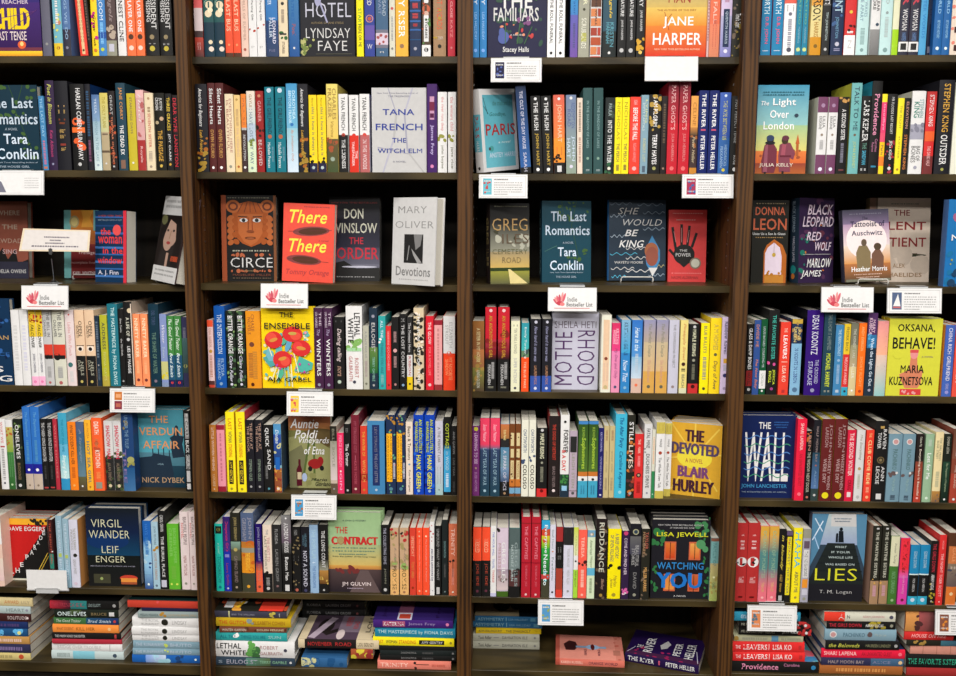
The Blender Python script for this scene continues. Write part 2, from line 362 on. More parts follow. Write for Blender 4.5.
SHELVES[1,3] = '''
472 479 -30 38c;T0 40 def .55 "PASTRY;T48 80 9cf .4 "LISA HALLIDAY;O92 8bf .5
479.6 486.6 -30 38c;T0 40 def .55 "PASTRY;T48 80 9cf .4 "LISA HALLIDAY;O92 8bf .5
547 555 -28 fff Keee;M0 30 889 .35;T32 84 444 .45 "THE ROLL FUNERAL;O95 222 .35
556 564.5 -28 fff Keee;M0 30 889 .35;T32 84 444 .45 "THE ROLL FUNERAL;O95 222 .35
569.8 577.3 -28 39d K124;B0 50 3ad 48c;B50 100 66b 75a;T0 50 26a .5 "Deep Water;M60 90 558 .3
577.8 588.7 -30 aa9;B0 30 876 998;T0 40 eec .4 .1 "HAMMER;O45 443 .25;P72 82 bb6 .5;T55 90 eed .5 "SCRUBLANDS
589.6 600.8 -30 ddd;P0 9 c43 .55 -.18;P0 9 c65 .28 .3;P11 20 b53 .9;P22 31 d85 .55 -.18;P22 31 b43 .28 .3;P33 42 643 .9;P44 53 d85 .55 -.18;P44 53 a43 .28 .3;P55 64 d85 .9;P66 75 a43 .55 -.18;P66 75 b43 .28 .3;P77 86 b53 .9;P88 97 d85 .55 -.18;P88 97 c65 .28 .3;P99 108 c43 .9;T30 64 433 .2 "THE WALL
602 615.6 -30 356;B70 100 233;T2 55 ec4 .3 .05 i "nightingale;T60 88 6ab .3 .18 "KRISTEN;T60 84 6ab .3 -.12 "HANNAH;O95 eee .2
617 625.4 -28 222;T0 52 eee .45 "FORCE OF NATURE;T56 80 ddd .35 "JANE HARPER;O92 ccc .5
626 634.8 -28 222;T0 52 eee .45 "FORCE OF NATURE;T56 80 ddd .35 "JANE HARPER;O92 ccc .5
635.8 644 -24 222;T0 38 eee .5 "THE DRY;T42 68 ddd .4 "JANE HARPER;C75 95 da3 9 .5;O94 ec6 .45
706.2 708.1 -26 dbb;M20 80 a66 .5
708.4 718.4 -26 e75;B60 100 e86 d86;T5 60 fcb .4 "THE FALL;M55 90 c65 .35
719.4 730.4 -26 dce;B50 100 bbd 88c;M10 34 b8a .4;P42 88 235 .55;T45 84 bcd .3 "QUENTIN HARRIS;O93 eef .35
731 741.8 -30 332;C0 100 765 12 .3;C60 100 873 12 .25;T10 30 ddd .3 "DEBORAH;T50 58 eee .55 "Time's;T60 66 eee .55 "Convert
'''
SHELVES[1,4] = '''
760 769.8 -28 28b Kc58;T2 50 eff .6 "TRUE NORTH;T54 86 e57 .45 "D.B. JOHN;P94 95 cde .6
771 781.6 -28 28b Kc58;T2 50 eff .6 "TRUE NORTH;T54 86 e57 .45 "D.B. JOHN;P94 95 cde .6
782.3 794 -26 fff;B0 36 e65;M38 46 999 .6;O49 778 .3;M55 90 99a .3;O93 556 .4
794.8 800.4 -26 28a Kdcb;T5 62 7b8 .4 "THE TATTOO;T65 85 8bc .4 "MANNING;O93 de9 .7
801 806.6 -26 28a Kdcb;T5 62 7b8 .4 "THE TATTOO;T65 85 8bc .4 "MANNING;O93 de9 .7
809 820 -28 ed9;B78 100 d92;B0 40 b83 ea4;T5 58 321 .8 "ANDERSON;T60 78 b83 .45 "HARRIS;O89 862 .35
820.8 828.4 -28 333;T5 40 eee .7 "DESCENT;B38 40 777;T48 82 bcc .45 "TIM JOHNSTON;O93 ccc .4
829.8 842 -30 235;C0 70 469 9 .4;T2 50 bde .7 "CURRENT;T55 80 7ac .35 -.1 "JOHNSTON;O87 ccd .35;M92 95 99b .5
843 854 -28 d33;B76 100 fff;O48 ec4 .3;C60 70 411 4 .25;M71 74 fff .55;T82 92 ddd .4 "N
855 866.8 -30 cee;T2 55 8ab .3 .2 "THE REASON WAVES;T8 60 8ab .3 -.15 "WE COME APART;M68 88 9bb .35;O94 8aa .3
868.6 878 -26 eee;B68 100 999 777;T0 46 444 .35 .2 "GIRL IS CLEAR;T0 44 444 .35 -.2 "WALK MORE;O62 456 .35 .2
878.6 890 -30 cee;T2 40 abb .3 "AROUND;O50 9aa .25;M55 80 bcc .3;O94 8aa .4
890.8 897 -26 eec;B68 100 ad2;M88 90 dfa .6
897.6 907.2 -28 334 Ka35;T0 40 c45 .7 "HER;T44 70 eee .6 "WOMAN;T73 83 68b .5 "HARPER;B84 96 eee;P86 94 333 .6
907.7 917.5 -28 334 Ka35;T0 40 c45 .7 "HER;T44 70 eee .6 "WOMAN;T73 83 68b .5 "HARPER;B84 96 eee;P86 94 333 .6
918 925 -28 5ad;T2 80 38c .5 "THE WATER WORDS
925.4 931.4 -24 124 Y22;M30 60 346 .4;P88 96 889 .6
932 940.7 -28 26a;T0 50 9ce .4 "IN A WORLD;T58 80 9ce .35 "BEYOND HISTORY;O92 eff .4
941 948.7 -28 26a;T0 50 9ce .4 "IN A WORLD;T58 80 9ce .35 "BEYOND HISTORY;O92 eff .4
949 959.5 -28 edc;C30 100 e87 9 .4;P66 73 422 .4;P88 95 422 .3
'''
SHELVES[2,1] = '''
43.6 49 96 48b L-1;T3 55 9ce .55 "THE LAST DAY;M60 92 c79 .4;P95 98 c75 .6
49.6 58.3 80.5 324;T4 48 cc6 .5 0 i "Poet in Blossom;T55 85 b47 .4 0 i "Kate Atkinson;O93 99b .25
58.6 72 81 223;M27 29 b96 .5;M32 36 ca6 .5;M42 44 842 .5;M46 48 842 .4;T54 58 ca6 .5 "Robert;T60 64 ca6 .5 "Goodman;M70 72 a43 .4;T74 78 ca6 .4 "Talks
74 88 84 222;C35 80 e63 5 .5;P50 56 f73 .9;T5 88 eee .36 .1 "HARLAN COBEN RUN AWAY;O93 ccc .25
88.6 94 84 223 K136;M8 60 357 .45;M65 90 857 .4
95.2 102.6 94.7 9bc;B0 35 57a 8ac;B35 100 9bc dee;T5 25 cde .35 "TESSA;T30 88 79a .4 "WOMAN IN THE LAKE;O93 9ab .3
103.2 111 93 dc8;B0 50 dc6 cc9;B50 100 ba8;B74 77 654;T5 45 a93 .45 "THE ONLY PLANE;P52 54 765 .7;O91 ddd .25
111.4 118 91 322;C15 95 b53 16 .4;T5 30 bbb .4 "GREAT;T32 90 d86 .3 "THE WAR OUTSIDE;O95 ccc .3
119.4 128.6 83 245;T5 42 d95 .45 "JANE CORRY;T48 82 fff .45 "THE DEAD EX;P88 98 865 .5
129.8 138.2 93.4 cb3;T5 52 875 .3 "STARLINGS DAYS;O90 eed .25
138.8 146.7 90 daa;B0 10 ebb;B62 100 a33;C15 60 b66 8 .5;T5 40 edd .4 0 i "Hotel;T70 90 ebb .45 "Royale
147.4 156 93 edb;O7 b97 .3;M18 25 975 .3;T26 70 c65 .35 "SEVENTH SISTER;M75 88 ba9 .4;O95 a98 .3
157 167 93 221;T6 22 ddd .35 .15 "JUSTIN;T6 22 ddd .35 -.22 "CRONIN;O33 ca8 .4 .2;O38 ba8 .35 -.25;T48 88 da4 .5 "THE PASSAGE;O94 db5 .3
167.8 174 93.6 222;T5 48 ec4 .55 "THREE GRACES;T52 88 eee .45 "JOY CLARK;O92 da4 .4
174.6 180 95 322;T4 95 d34 .7 "DEAR WIFE LANGTON
'''
SHELVES[2,2] = '''
198 209.5 84 223;T5 48 eee .45 -.1 i "America for Beginners;C60 95 a62 6 .4;C78 100 a83 14 .35;T52 78 da4 .4 -.1 i "Leah Franqui
210.2 217.3 83 522;T6 46 eee .55 "Silent Hearts;T52 84 c95 .5 "GWEN FLORIO;O95 fff .35
217.8 226 83 522;T6 46 eee .55 "Silent Hearts;T52 84 c95 .5 "GWEN FLORIO;O95 fff .35
227 235.3 94 edb;T6 75 b87 .32 .15 "EVERYTHING HERE;T8 72 b87 .32 -.2 "IS BEAUTIFUL;O93 998 .35
236 242 95 ec8;O6 b95 .4;M18 40 ca7 .4;T42 80 db9 .4 "THE VANISHING;O93 b63 .4
243 248 94 433;B0 43 e83;T5 40 b64 .5 "PRAISE;B43 46 bbb;T52 85 ccc .5 "REVOLUTION;O94 eee .5
248.5 256.8 91 dec;B0 40 edc cdd;B40 62 bcd;T4 20 a86 .35 "GAYLE;T22 90 789 .45 "I HAVE LOST MY WAY;C60 70 783 3 .4;O95 899 .3
257.4 265 91 922;O6 c86 .4;T12 38 d99 .5 "GARNER;C43 56 321 4 .5;T60 92 dbb .5 "BE-LOVED
266.6 275.5 87 178;O4 cde .5;T12 55 134 .5 "THE GIRLFRIEND;O58 b64 .45;T65 95 dee .38 -.12 "Michelle Frances;M70 88 69a .2 .28
277 286.5 87 178;O4 cde .5;T12 55 134 .5 "THE GIRLFRIEND;O58 b64 .45;T65 95 dee .38 -.12 "Michelle Frances;M70 88 69a .2 .28
287.8 298.7 83.6 7bd;B0 50 49c 7bd;B50 100 9cd def;T8 40 cef .3 .2 "DOROTHEA;T8 45 cef .3 -.15 "BENTON FRANK;O46 37b .3;T52 88 c98 .3 i "By Invitation Only
299.4 309.2 84 223;T5 48 eee .45 -.1 i "America for Beginners;C60 95 a62 6 .4;C78 100 a83 14 .35;T52 78 da4 .4 -.1 i "Leah Franqui
310 317.8 95 fd2;B88 100 224;T4 14 a91 .25 "Novel;T15 78 886 .5 "this is how it always is;C78 90 221 4 .35;O94 bcc .4
318.6 326.8 95 fd2;B88 100 224;T4 14 a91 .25 "Novel;T15 78 886 .5 "this is how it always is;C78 90 221 4 .35;O94 bcc .4
327.6 338.8 84 ec6 Kba5;B0 62 ed7 ec6;B62 100 653 453;C60 75 a53 6 .4;T5 40 a84 .36 .2 "CHARLES;T5 38 a84 .36 -.2 "FRAZIER;T42 60 b94 .3 i "Varina;O85 9a9 .4
339.6 348.6 94 eee;B52 100 222;O52 b43 .4;T4 46 555 .45 "TANA FRENCH;T58 95 eee .45 "THE LIKENESS
350 359.2 95 eee;B52 100 d32;O52 d32 .4;T4 46 555 .45 "TANA FRENCH;T60 92 fdd .3 -.1 "TRESPASSER;T72 82 fdd .3 .25 "THE
360.4 370 94 eee;B52 100 b66;O52 d43 .4;T4 46 444 .48 "TANA FRENCH;T58 96 edd .45 "IN THE WOODS
427.2 437.2 84 426;P14 40 c9b .45;P20 30 724 .5;P33 38 514 .4;T46 80 cbe .45 "James Frey;O93 d8b .35
437.9 447 92 eee;T6 48 d99 .45 "the river runs deep;C52 62 994 4 .4;T66 95 887 .4 "john boyne
448 456 92 eee;T6 48 d99 .45 "the winters child;C52 62 994 4 .4;T68 95 887 .4 "jane rice
'''
SHELVES[2,3] = '''
521 531.3 86 235 L-4.5;B0 100 235 36a;B93 100 222;T6 72 dde .35 "THE CULT OF THE DAY HOUSE;T76 98 ccd .35 "SARAH
533.4 543 96 222 L-3;O4 eee .3;T8 44 eee .5 "THE HUSH;T48 90 ca4 .45 "JOHN HART;O95 fff .35
543.7 553.4 96 222 L-3;O4 eee .3;T8 44 eee .5 "THE HUSH;T48 90 ca4 .45 "JOHN HART;O95 fff .35
554 565 95 e74 L-1.5;B0 55 d65 f84;B55 86 f93;B86 100 222;O5 fff .25;T12 60 fca .55 "JOHN HART;M66 76 b63 .5;C74 86 321 4 .35;P90 98 ddd .4
566.2 576.2 95 89a L-1.2;B0 100 78a 9a9;O4 eee .3;T10 42 569 .38 .2 "REDEMPTION;T18 40 569 .38 -.2 "ROAD;T52 84 cde .38 .2 "JOHN;T55 80 cde .38 -.25 "HART;O91 dde .35
577 582.4 98 edc L-1;M6 45 987 .4;M52 85 b98 .4
583 592.2 88 355 L-1;T15 70 8aa .3 "IN THE SHADOW OF LAKES;O82 8a9 .3;M95 97 9aa .4
593.2 602.6 88 355 L-.8;T15 70 8aa .3 "IN THE SHADOW OF LAKES;O82 8a9 .3;M95 97 9aa .4
604 613.4 97.6 233;C0 30 454 6 .4;C70 100 364 7 .4;T8 24 abb .4 "PAULA;T30 86 eee .5 "INTO THE WATER;O93 eed .35
613.8 620.7 97.5 fe2;T6 55 ba2 .5 "NICHOLAS;T60 84 764 .5 "THE PERCH;M88 96 764 .4
621 628 97.5 fe2;T6 55 ba2 .5 "NICHOLAS;T60 84 764 .5 "THE PERCH;M88 96 764 .4
628.6 639 97 f43;T4 10 fbb .4 "NOAH;T14 56 fff .5 "BEFORE THE FALL;T60 85 f99 .35 "NOAH HAWLEY;O93 fbb .4
639.5 647 95 8ab;T10 45 cdd .35 -.15 "EMPTY CAPITALS;T6 35 dd9 .3 .2 "LYING;T55 85 cc9 .4 "ROBERT LOT;P90 98 567 .4
647.6 659.4 94.6 222;C0 45 b94 14 .4;T4 40 fff .4 "I AM PILGRIM;T50 88 fff .45 "TERRY HAYES;O93 aa6 .3
660 665.4 96 322 K322;M10 60 654 .4;O93 a87 .4
666 676.4 81.5 a23;B0 45 723 b23;B45 100 c23;T4 52 ebb .45 "PAPER GHOSTS;T56 86 d88 .38 "JULIA HEABERLIN;O94 e77 .4
677.2 688 81.5 a23;B0 45 723 b23;B45 100 c23;T4 52 ebb .45 "PAPER GHOSTS;T56 86 d88 .38 "JULIA HEABERLIN;O94 e77 .4
688.8 696 96 433;B0 40 ea5;B40 50 c84 543;C50 70 a63 4 .5;T8 38 b73 .5 "CELINE;T52 86 cb9 .45 i "Peter Heller;B92 100 c83
696.6 706.3 90.5 126;T4 44 fff .45 "THE RIVER;P46 48 c57 .5;T54 95 fff .45 "PETER HELLER
707 716.6 90.5 126;T4 44 fff .45 "THE RIVER;P46 48 c57 .5;T54 95 fff .45 "PETER HELLER
717.2 728.2 92.5 36a;B0 55 46b 35a;O4 def .25;T10 58 cc6 .4 "THE WIFE BETWEEN US;T64 90 9bd .3 .15 "HENDRICKS;T66 92 9bd .28 -.2 "PEKKANEN;O95 dc4 .3
729 738.8 96 222;T5 60 999 .4 "PAST PERFECT TENSE;T76 88 aaa .35 "ROSE;O94 ddd .4
'''  # the two tall red spines carry the upper shelf's shade painted at their heads
SHELVES[2,4] = '''
814.4 824.4 97 eee Kccb;B0 20 746;B75 100 746;O11 a8a .4;T25 40 888 .3 .15 "LILIA;T25 42 888 .3 -.2 "ERSKINE;O49 987 .25;M56 68 bbb .35;O94 eef .4
825.3 834.4 97 eee Kccb;B0 20 746;B75 100 746;O11 a8a .4;T25 40 888 .3 .15 "LILIA;T25 42 888 .3 -.2 "ERSKINE;O49 987 .25;M56 68 bbb .35;O94 eef .4
835.2 845.4 97 222;C0 8 c95 4 .4;T16 56 eee .45 "A SECOND SISTER;M60 86 889 .3;P94 96 744 .5
847 857.3 83 7bb Kbb4;T4 52 345 .5 "TALK TO ME;O57 765 .25;T64 94 bc8 .4 "JOHN KENNEY
858 867 96 222;T6 58 eee .7 "LARS KEPLER;T60 68 698 .5 "THE;T70 88 5bd .5 "SANDMAN;M93 96 ccc .6
867.4 877.4 81 222 K28a;T14 58 e9b .55 "Providence;T62 76 b79 .3 .15 "Caroline;T66 76 b79 .3 -.2 "Kepnes;P91 93 38a .5
877.7 882.7 94 e57;B0 10 fe3;B10 48 e47;B60 78 fc2;B78 90 f83;B90 100 ed2;T12 45 fac .6 "Goodbye;T64 76 864 .5 "Paris
883.3 893 94 222 K445;T4 50 ccc .3 "MR FLOODS LAST RESORT;T58 82 eee .4 "JESS KIDD;C58 98 a34 10 .3;O93 eee .35
893.6 899.8 98 fe3 Kcb2;T10 40 ba3 .4 "THE FLIGHT;T50 80 ba3 .3 "SUMMER;O94 b83 .4
900 906.3 98 222;T5 40 c98 .45 "ELEVATION;T48 94 d84 .5 "STEPHEN KING
907.2 920.8 91 eee Kccb;B40 58 aab;C40 55 889 5 .4;T10 32 9bb .36 .2 "STEPHEN;T13 32 387 .42 -.15 "KING;T66 84 888 .35 .15 "BAG OF;T66 86 888 .35 -.2 "BONES;O92 aab .25
922 931.5 91.5 d33 K533;B0 30 b33 d33;B78 100 733;T4 42 eee .5 "STEPHEN KING;B48 60 e63;T66 90 ebb .4 "THE DARK HALF
933.2 948.8 80 223;T4 55 da4 .45 "STEPHEN KING;T58 90 eee .5 "OUTSIDER;O95 aa5 .2
949.6 960 82 eed;T30 60 dd9 .4 "LOVE
'''
SHELVES[4,1] = '''
15.2 23.3 310 eee;M20 80 ddd .4
23.7 31.6 310 eee;M20 80 dde .4
32.6 39.4 309 eee;B0 36 ec3;O10 d43 .9;C4 18 921 3 .5;T20 50 332 .5 0 i "FALCONER;T58 83 778 .45 "JOHN CHEEVER;B88 100 fbd;O95 e6a .4
39.8 46.1 309 eee;B0 36 ec3;O10 d43 .9;C4 18 921 3 .5;T20 50 332 .5 0 i "FALCONER;T58 83 778 .45 "JOHN CHEEVER;B88 100 fbd;O95 e6a .4
46.5 55 309 ccc;B46 64 d43;O62 222 .6 -.2;P60 65 222 .9;T4 36 777 .35 .15 "THE BELL IN;T14 36 777 .3 -.25 "CHALAMER;M75 90 aaa .4;O96 b66 .3
55.8 67.7 309 ddc;B46 64 d43;O62 222 .6 -.2;P60 65 222 .9;T4 36 777 .35 .15 "THE BELL IN;T14 36 777 .3 -.25 "CHALAMER;M75 90 aaa .4;O96 b66 .3
68.5 77.3 310 edd;O6 c66 .2;T16 60 daa .4 "Ladies Who Punch;O72 477 .55 -.1;M80 95 ddd .4
78 87.4 310 eca;B60 100 222;T14 34 765 .4 .1 "OPEN;T20 36 765 .3 -.2 "SECRETS;O50 fed .7;O51 322 .4;P46 47 543 .8;T68 86 aa9 .35 .1 "NELS;T66 80 998 .35 -.2 "DAY;O94 cb6 .3
88 97.5 310 eca;B60 100 222;T14 34 765 .4 .1 "OPEN;T20 36 765 .3 -.2 "SECRETS;O50 fed .7;O51 322 .4;P46 47 543 .8;T68 86 aa9 .35 .1 "NELS;T66 80 998 .35 -.2 "DAY;O94 cb6 .3
97.9 102 316 234;M8 60 678 .5;O70 aaa .4;M75 92 567 .4
103 110 315 bb3;B86 100 ba4;T10 48 554 .5 "ADDRESS;T52 92 cc7 .4 "FIONA DAVIS
110.8 121 304 278;T4 98 cee .5 "THE MASTERPIECE by FIONA DAVIS
121.6 126.4 309 222 K333;T12 30 ccc .4 "Amor Towles;T38 60 ccc .4 "the Old Drift;O93 aaa .4
126.8 135 302 222 Kcba;O10 dca .6 .3;T18 40 ddc .45 "A LIFE OF;O44 ccc .4;T52 84 eee .4 "LIES BY MAGGIE;P2 98 edc .12 .46
135.7 142.7 314 f96;T6 60 fec .55 "NINETY BAKER;M64 82 fb8 .4;O91 733 .45
143.4 150.4 314 f96;T6 60 fec .55 "NINETY BAKER;M64 82 fb8 .4;O91 733 .45
151.4 161.5 304 134;T8 25 457 .4 "DEL TORO;T34 84 687 .45 "THE SHAPE OF WATER;O93 878 .3
162.3 169 314 89c;B65 90 cc8;C70 90 dc3 4 .5;T15 40 dde .5 0 i "Winter;T45 60 bcd .4 "Sisters;B94 100 89b
169.5 176 316 484;B55 100 257;T4 48 efe .55 0 i "The Good Traitor;T52 86 eff .5 0 i "Brad Smith;B90 100 225;O94 d44 .4
176.4 183.4 316 484;B55 100 257;T4 48 efe .55 0 i "The Good Traitor;T52 86 eff .5 0 i "Brad Smith;B90 100 225;O94 d44 .4
183.8 189.4 317 335;B30 80 466 344;M15 35 778 .5;O70 995 .7
'''
SHELVES[4,2] = '''
209.4 215 320 ecc;B0 10 e53;T12 40 c98 .5 "IDEAL HARBOR;O46 c94 .6;M52 85 c98 .45;B90 100 533;B96 100 c43
216.4 227 306 15a;T10 58 cde .5 "THE INTERMISSION;T64 86 9bd .3 .18 "ELYSSA;T64 90 9bd .3 -.15 "FRIEDLAND;O95 8ac .3
228 237 311 232;C0 100 464 20 .4;C0 100 8a6 7 .25;T6 55 eee .6 "BITTER ORANGE;T58 92 dde .4 i "Claire Fuller;O95 dde .3
237.8 246.6 311 232;C0 100 464 20 .4;C0 100 8a6 7 .25;T6 55 eee .6 "BITTER ORANGE;T58 92 dde .4 i "Claire Fuller;O95 dde .3
247.6 261.8 311 e92;T4 26 a63 .25 0 "CHASE;T8 30 a63 .25 -.25 "NOVELS;O43 743 .35 -.1;M52 88 c83 .3 .1;M54 86 b73 .3 -.2;O95 521 .25 -.1
315.2 324 308 424;T5 22 cbc .28 .22 "THE;T5 24 cbc .28 -.2 "LISA GABRIELE;T26 34 a9b .4 i "The;T38 84 eee .5 "WINTERS;O95 99a .35
324.7 333.4 308 424;T5 22 cbc .28 .22 "THE;T5 24 cbc .28 -.2 "LISA GABRIELE;T26 34 a9b .4 i "The;T38 84 eee .5 "WINTERS;O95 99a .35
334.6 345 317 222;M5 7 666 .6;T16 62 dcc .55 0 i "Darling calling;T68 82 a87 .4 i "nora;O90 bcb .35
346.8 363 306 eee Kccc;C40 58 8b6 7 .4;P50 54 ada .9;T8 36 222 .38 .2 "LETHAL;T14 44 222 .38 -.2 "WHITE;T62 86 c99 .26 .15 "ROBERT;T60 90 c99 .26 -.22 "GALBRAITH;O91 445 .2
363.6 369.4 326 bba;T8 50 999 .4 "A PLACE FOR US;M55 80 a99 .4;O91 776 .4
370 378 308 234;B48 80 684 263;O10 99a .4;T18 54 ccc .5 "EULOGIST;T60 90 8ba .35 "TERRY GAMBLE;O95 aaa .3
379 386 316 3aa;T6 30 def .4 "ALL THE;C31 36 fff 2 .5;T36 78 378 .4 "THINGS YOU ARE;M80 92 8bb .4;O95 578 .35
386.4 391.4 326 d33;M8 30 f88 .4;T32 70 f99 .45 "GOODNESS;O93 822 .4
392 399 317 222;M20 35 a88 .4;O46 daa .55;M54 70 a88 .4;O93 b88 .35
400 406.6 314 222;T6 10 999 .6 "M;T14 84 ccc .5 "THE LOST COUNTRY;O94 8ac .4
407.2 412.7 317 333;B52 82 ddd;B82 100 ec2;T8 48 ccc .5 "The Moment Here;T54 80 a44 .5 "RIBBON;O92 332 .4
414 424 308 dca;C0 100 332 34 .42;C0 100 fed 6 .25;T6 92 eee .3 "THE LION OUT OF TUNE
426 433.7 316 d23;T8 38 fdd .45 "THE GLOW;T42 80 f88 .35 "FOR A NOVEL LIFE;O93 ecc .4
434.4 442.2 320 eaa;B0 7 923;B92 100 933;M12 85 c88 .22
443.4 455 316 e42;B0 50 ddd;O50 d54 .4;T8 42 aaa .3 .15 "ELIZABETH;T12 38 aaa .3 -.2 "STROUT;T56 86 f96 .35 .12 "MY FAVORITE;T58 80 f96 .3 -.2 "SHADOW
'''
SHELVES[4,3] = '''
472.4 484 321 864;B0 40 963 853;B40 66 b74 964;B66 100 884 543;C50 100 a84 12 .35;T10 58 dc9 .35 "A SISTER IN MY HOUSE;T70 95 ccb .3 "LINDA OLSSON
485 496 307 222;B0 38 c23;B38 62 b34 311;C30 55 822 8 .5;O4 ecc .3;T10 60 c93 .35 "AN ANONYMOUS GIRL;M65 85 aaa .25 .2;T68 92 ccc .28 -.12 "PEKKANEN;M94 96 887 .5
497.6 509 307 222;B0 38 c23;B38 62 b34 311;C30 55 822 8 .5;O4 ecc .3;T10 60 c93 .35 "AN ANONYMOUS GIRL;M65 85 aaa .25 .2;T68 92 ccc .28 -.12 "PEKKANEN;M94 96 887 .5
510.6 519.4 321 eec;M5 8 998 .5;T10 46 aa9 .4 "TEN YEARS A NOMAD;T52 88 bbb .4 "SUPER INTENSE;O95 445 .3
521 528.4 323 3ab;B0 40 39a 4bb;B40 50 686;B50 100 f52;C38 48 455 5 .5;T6 45 dee .4 "Emily Turner;O50 ecc .3;T56 95 fca .35 "THE BLUE PARIS
530 540.3 319 223;B78 100 35a;O4 ccd .3;T10 58 99b .35 i "How hard it once was;T64 90 b86 .3 0 "LAUREN FOX;O95 dde .3
541.5 551 319 223;B78 100 35a;O4 ccd .3;T10 58 99b .35 i "How hard it once was;T64 90 b86 .3 0 "LAUREN FOX;O95 dde .3
600.2 610 315 eed;P6 96 eca .62;M10 50 dba .4;O56 843 .35;M62 85 dba .4;O93 cb8 .4
610.6 619 323 e6a;B0 40 d36 e48;B40 100 e8b e9b;T8 30 fcd .38 .15 "KRISTAN;T10 30 fcd .38 -.2 "HIGGINS;T36 80 947 .5 0 i "My One and Only;O92 557 .35
620 629 320 38c;B0 45 8bd 4ad;T3 48 235 .45 "KRISTAN HIGGINS;T55 85 def .6 0 i "Now That;O93 8bd .35
630.5 640.8 320 49c;B0 50 37c 59d;B50 80 8bd cde;B80 100 dba;T10 42 eff .5 0 i "Here in the;M46 72 bcd .3;O89 e75 .3
642.2 653.7 320 aac;B0 30 99b ba9;B30 70 cb9 db8;B70 100 da5;T5 50 887 .4 0 i "The Perfect Couple;T55 85 c98 .3 "Elin Hilderbrand;O91 665 .3
654.8 666.4 320 aac;B0 30 99b ba9;B30 70 cb9 db8;B70 100 da5;T5 50 887 .4 0 i "The Perfect Couple;T55 85 c98 .3 "Elin Hilderbrand;O91 665 .3
667.3 677.2 320 ccd;T6 65 888 .35 "THE CONFESSIONS PROJECT;O91 988 .3
678.5 686 320 ed8;T5 55 c85 .5 0 i "Pineapple Street;O60 422 .5;M66 70 222 .5;T74 92 776 .4 "BEACH;B93 100 ddb
687.2 697.2 324 222;B86 100 c33;O4 ccc .3;T8 46 eec .4 "MAPLE RISING;O52 998 .3;M58 80 776 .3;O90 411 .4
698.8 707.5 323 fe1 K922;T4 42 776 .4 "BLUE BULLETS;M48 80 998 .4;O93 443 .35
708.2 719 318 fd2;T8 42 ba5 .5 "A M HOMES;O48 664 .3;T56 94 764 .5 0 i "Days of Awe
719.4 728.4 317 dce;T6 48 446 .5 0 "Rainbow Rowell;P54 60 da4 .45;O76 336 .45;M62 70 bbc .4;O93 a9b .35
'''
SHELVES[4,4] = '''
745 751.3 324 222;B66 88 822;T6 64 eee .6 "GLASS & DAMP BONES;T68 86 322 .5 "NOVEL;O93 bbb .5
751.6 758 320 359 Keed;T6 36 c86 .5 "DIVIDE ME;T52 92 d86 .55 0 i "The Now Baby
758.3 764.6 319 153;B68 92 eee;T10 64 bcc .4 "LOUIS BAYARD COURTING MR;T72 88 898 .4 "LINCOLN;O95 eee .35
765.6 776 310 222 K333;T6 58 4ba .4 "THE FAVORITE SISTER;C60 64 d59 2 .4;T70 88 de4 .3 .15 "JESSICA;T72 86 de4 .28 -.2 "KNOLL;O93 a48 .3
777.6 787.5 322 e43;T8 14 fcb .35 "THE;T18 50 fff .45 "LEAVERS;P54 55 fcb .6;T60 82 fdc .45 "LISA KO;P93 97 b33 .3
788.8 799 319 235;B0 5 bb9 ca8;B0 6 ca4;C0 30 a85 8 .4;B32 100 8bd;T10 28 dc8 .36 .15 "JANE;T10 30 dc8 .3 -.2 "GREEN;T38 84 348 .42 "10 NIGHTS IN LISBON;O93 579 .5
803.2 819.6 310 317 K113;T6 52 dde .45 "DEAN KOONTZ;T58 86 bbd .26 .2 "THE CROOKED;T60 88 bbd .3 -.18 "STAIRCASE;O94 99b .25
820.4 831.5 311 245;T4 46 788 .4 "THIS IS HOW IT HAPPENED;T50 90 de3 .45 "MICHAEL HARVEY;M94 96 aa9 .5
832.2 840.4 325 48b;T6 44 bde .4 "THE PERFECTIONIST;O50 9bd .35;M56 84 9bd .35;P92 96 bcd .4
840.8 847 324 ec3;B42 88 d33;B88 100 3ac;T4 38 873 .5 "FREDRIK BACK;T46 84 fcc .5 "WELCOME AWARDS;O94 334 .4
847.4 854.7 323 887;B0 30 776;B30 60 997 ba8;B60 100 dc9;T8 48 ccb .4 "THE HONEST LIARS;T56 76 eed .4 "MILLER;O93 fff .3
855.2 862.8 323 f72;T5 38 fb7 .4 "ANDY EVERSON;T46 88 fa6 .4 "SHORT FLIGHT;O94 b42 .4
863.6 873 313 234;B0 26 536;B26 42 37a;C24 44 5ad 4 .4;T8 24 ecd .35 .1 "MARY;T6 26 ecd .35 -.22 "KUBICA;T30 88 def .5 "When the Lights Go Out;O93 aab .3
873.6 884.3 321 eba;B0 45 e99 fb9;B45 100 ecb 9cc;M20 21 c88 .7;M33 34 c88 .7;M46 47 c98 .7;M60 61 ba9 .7
941 950.6 325 46b Ke93;T4 78 dde .45 "CHINA RICH GIRLFRIEND;T82 90 aad .4 "KWAN;O94 99d .4
951.4 960 325 e54;T20 80 fcb .5 "CRAZY RICH
'''
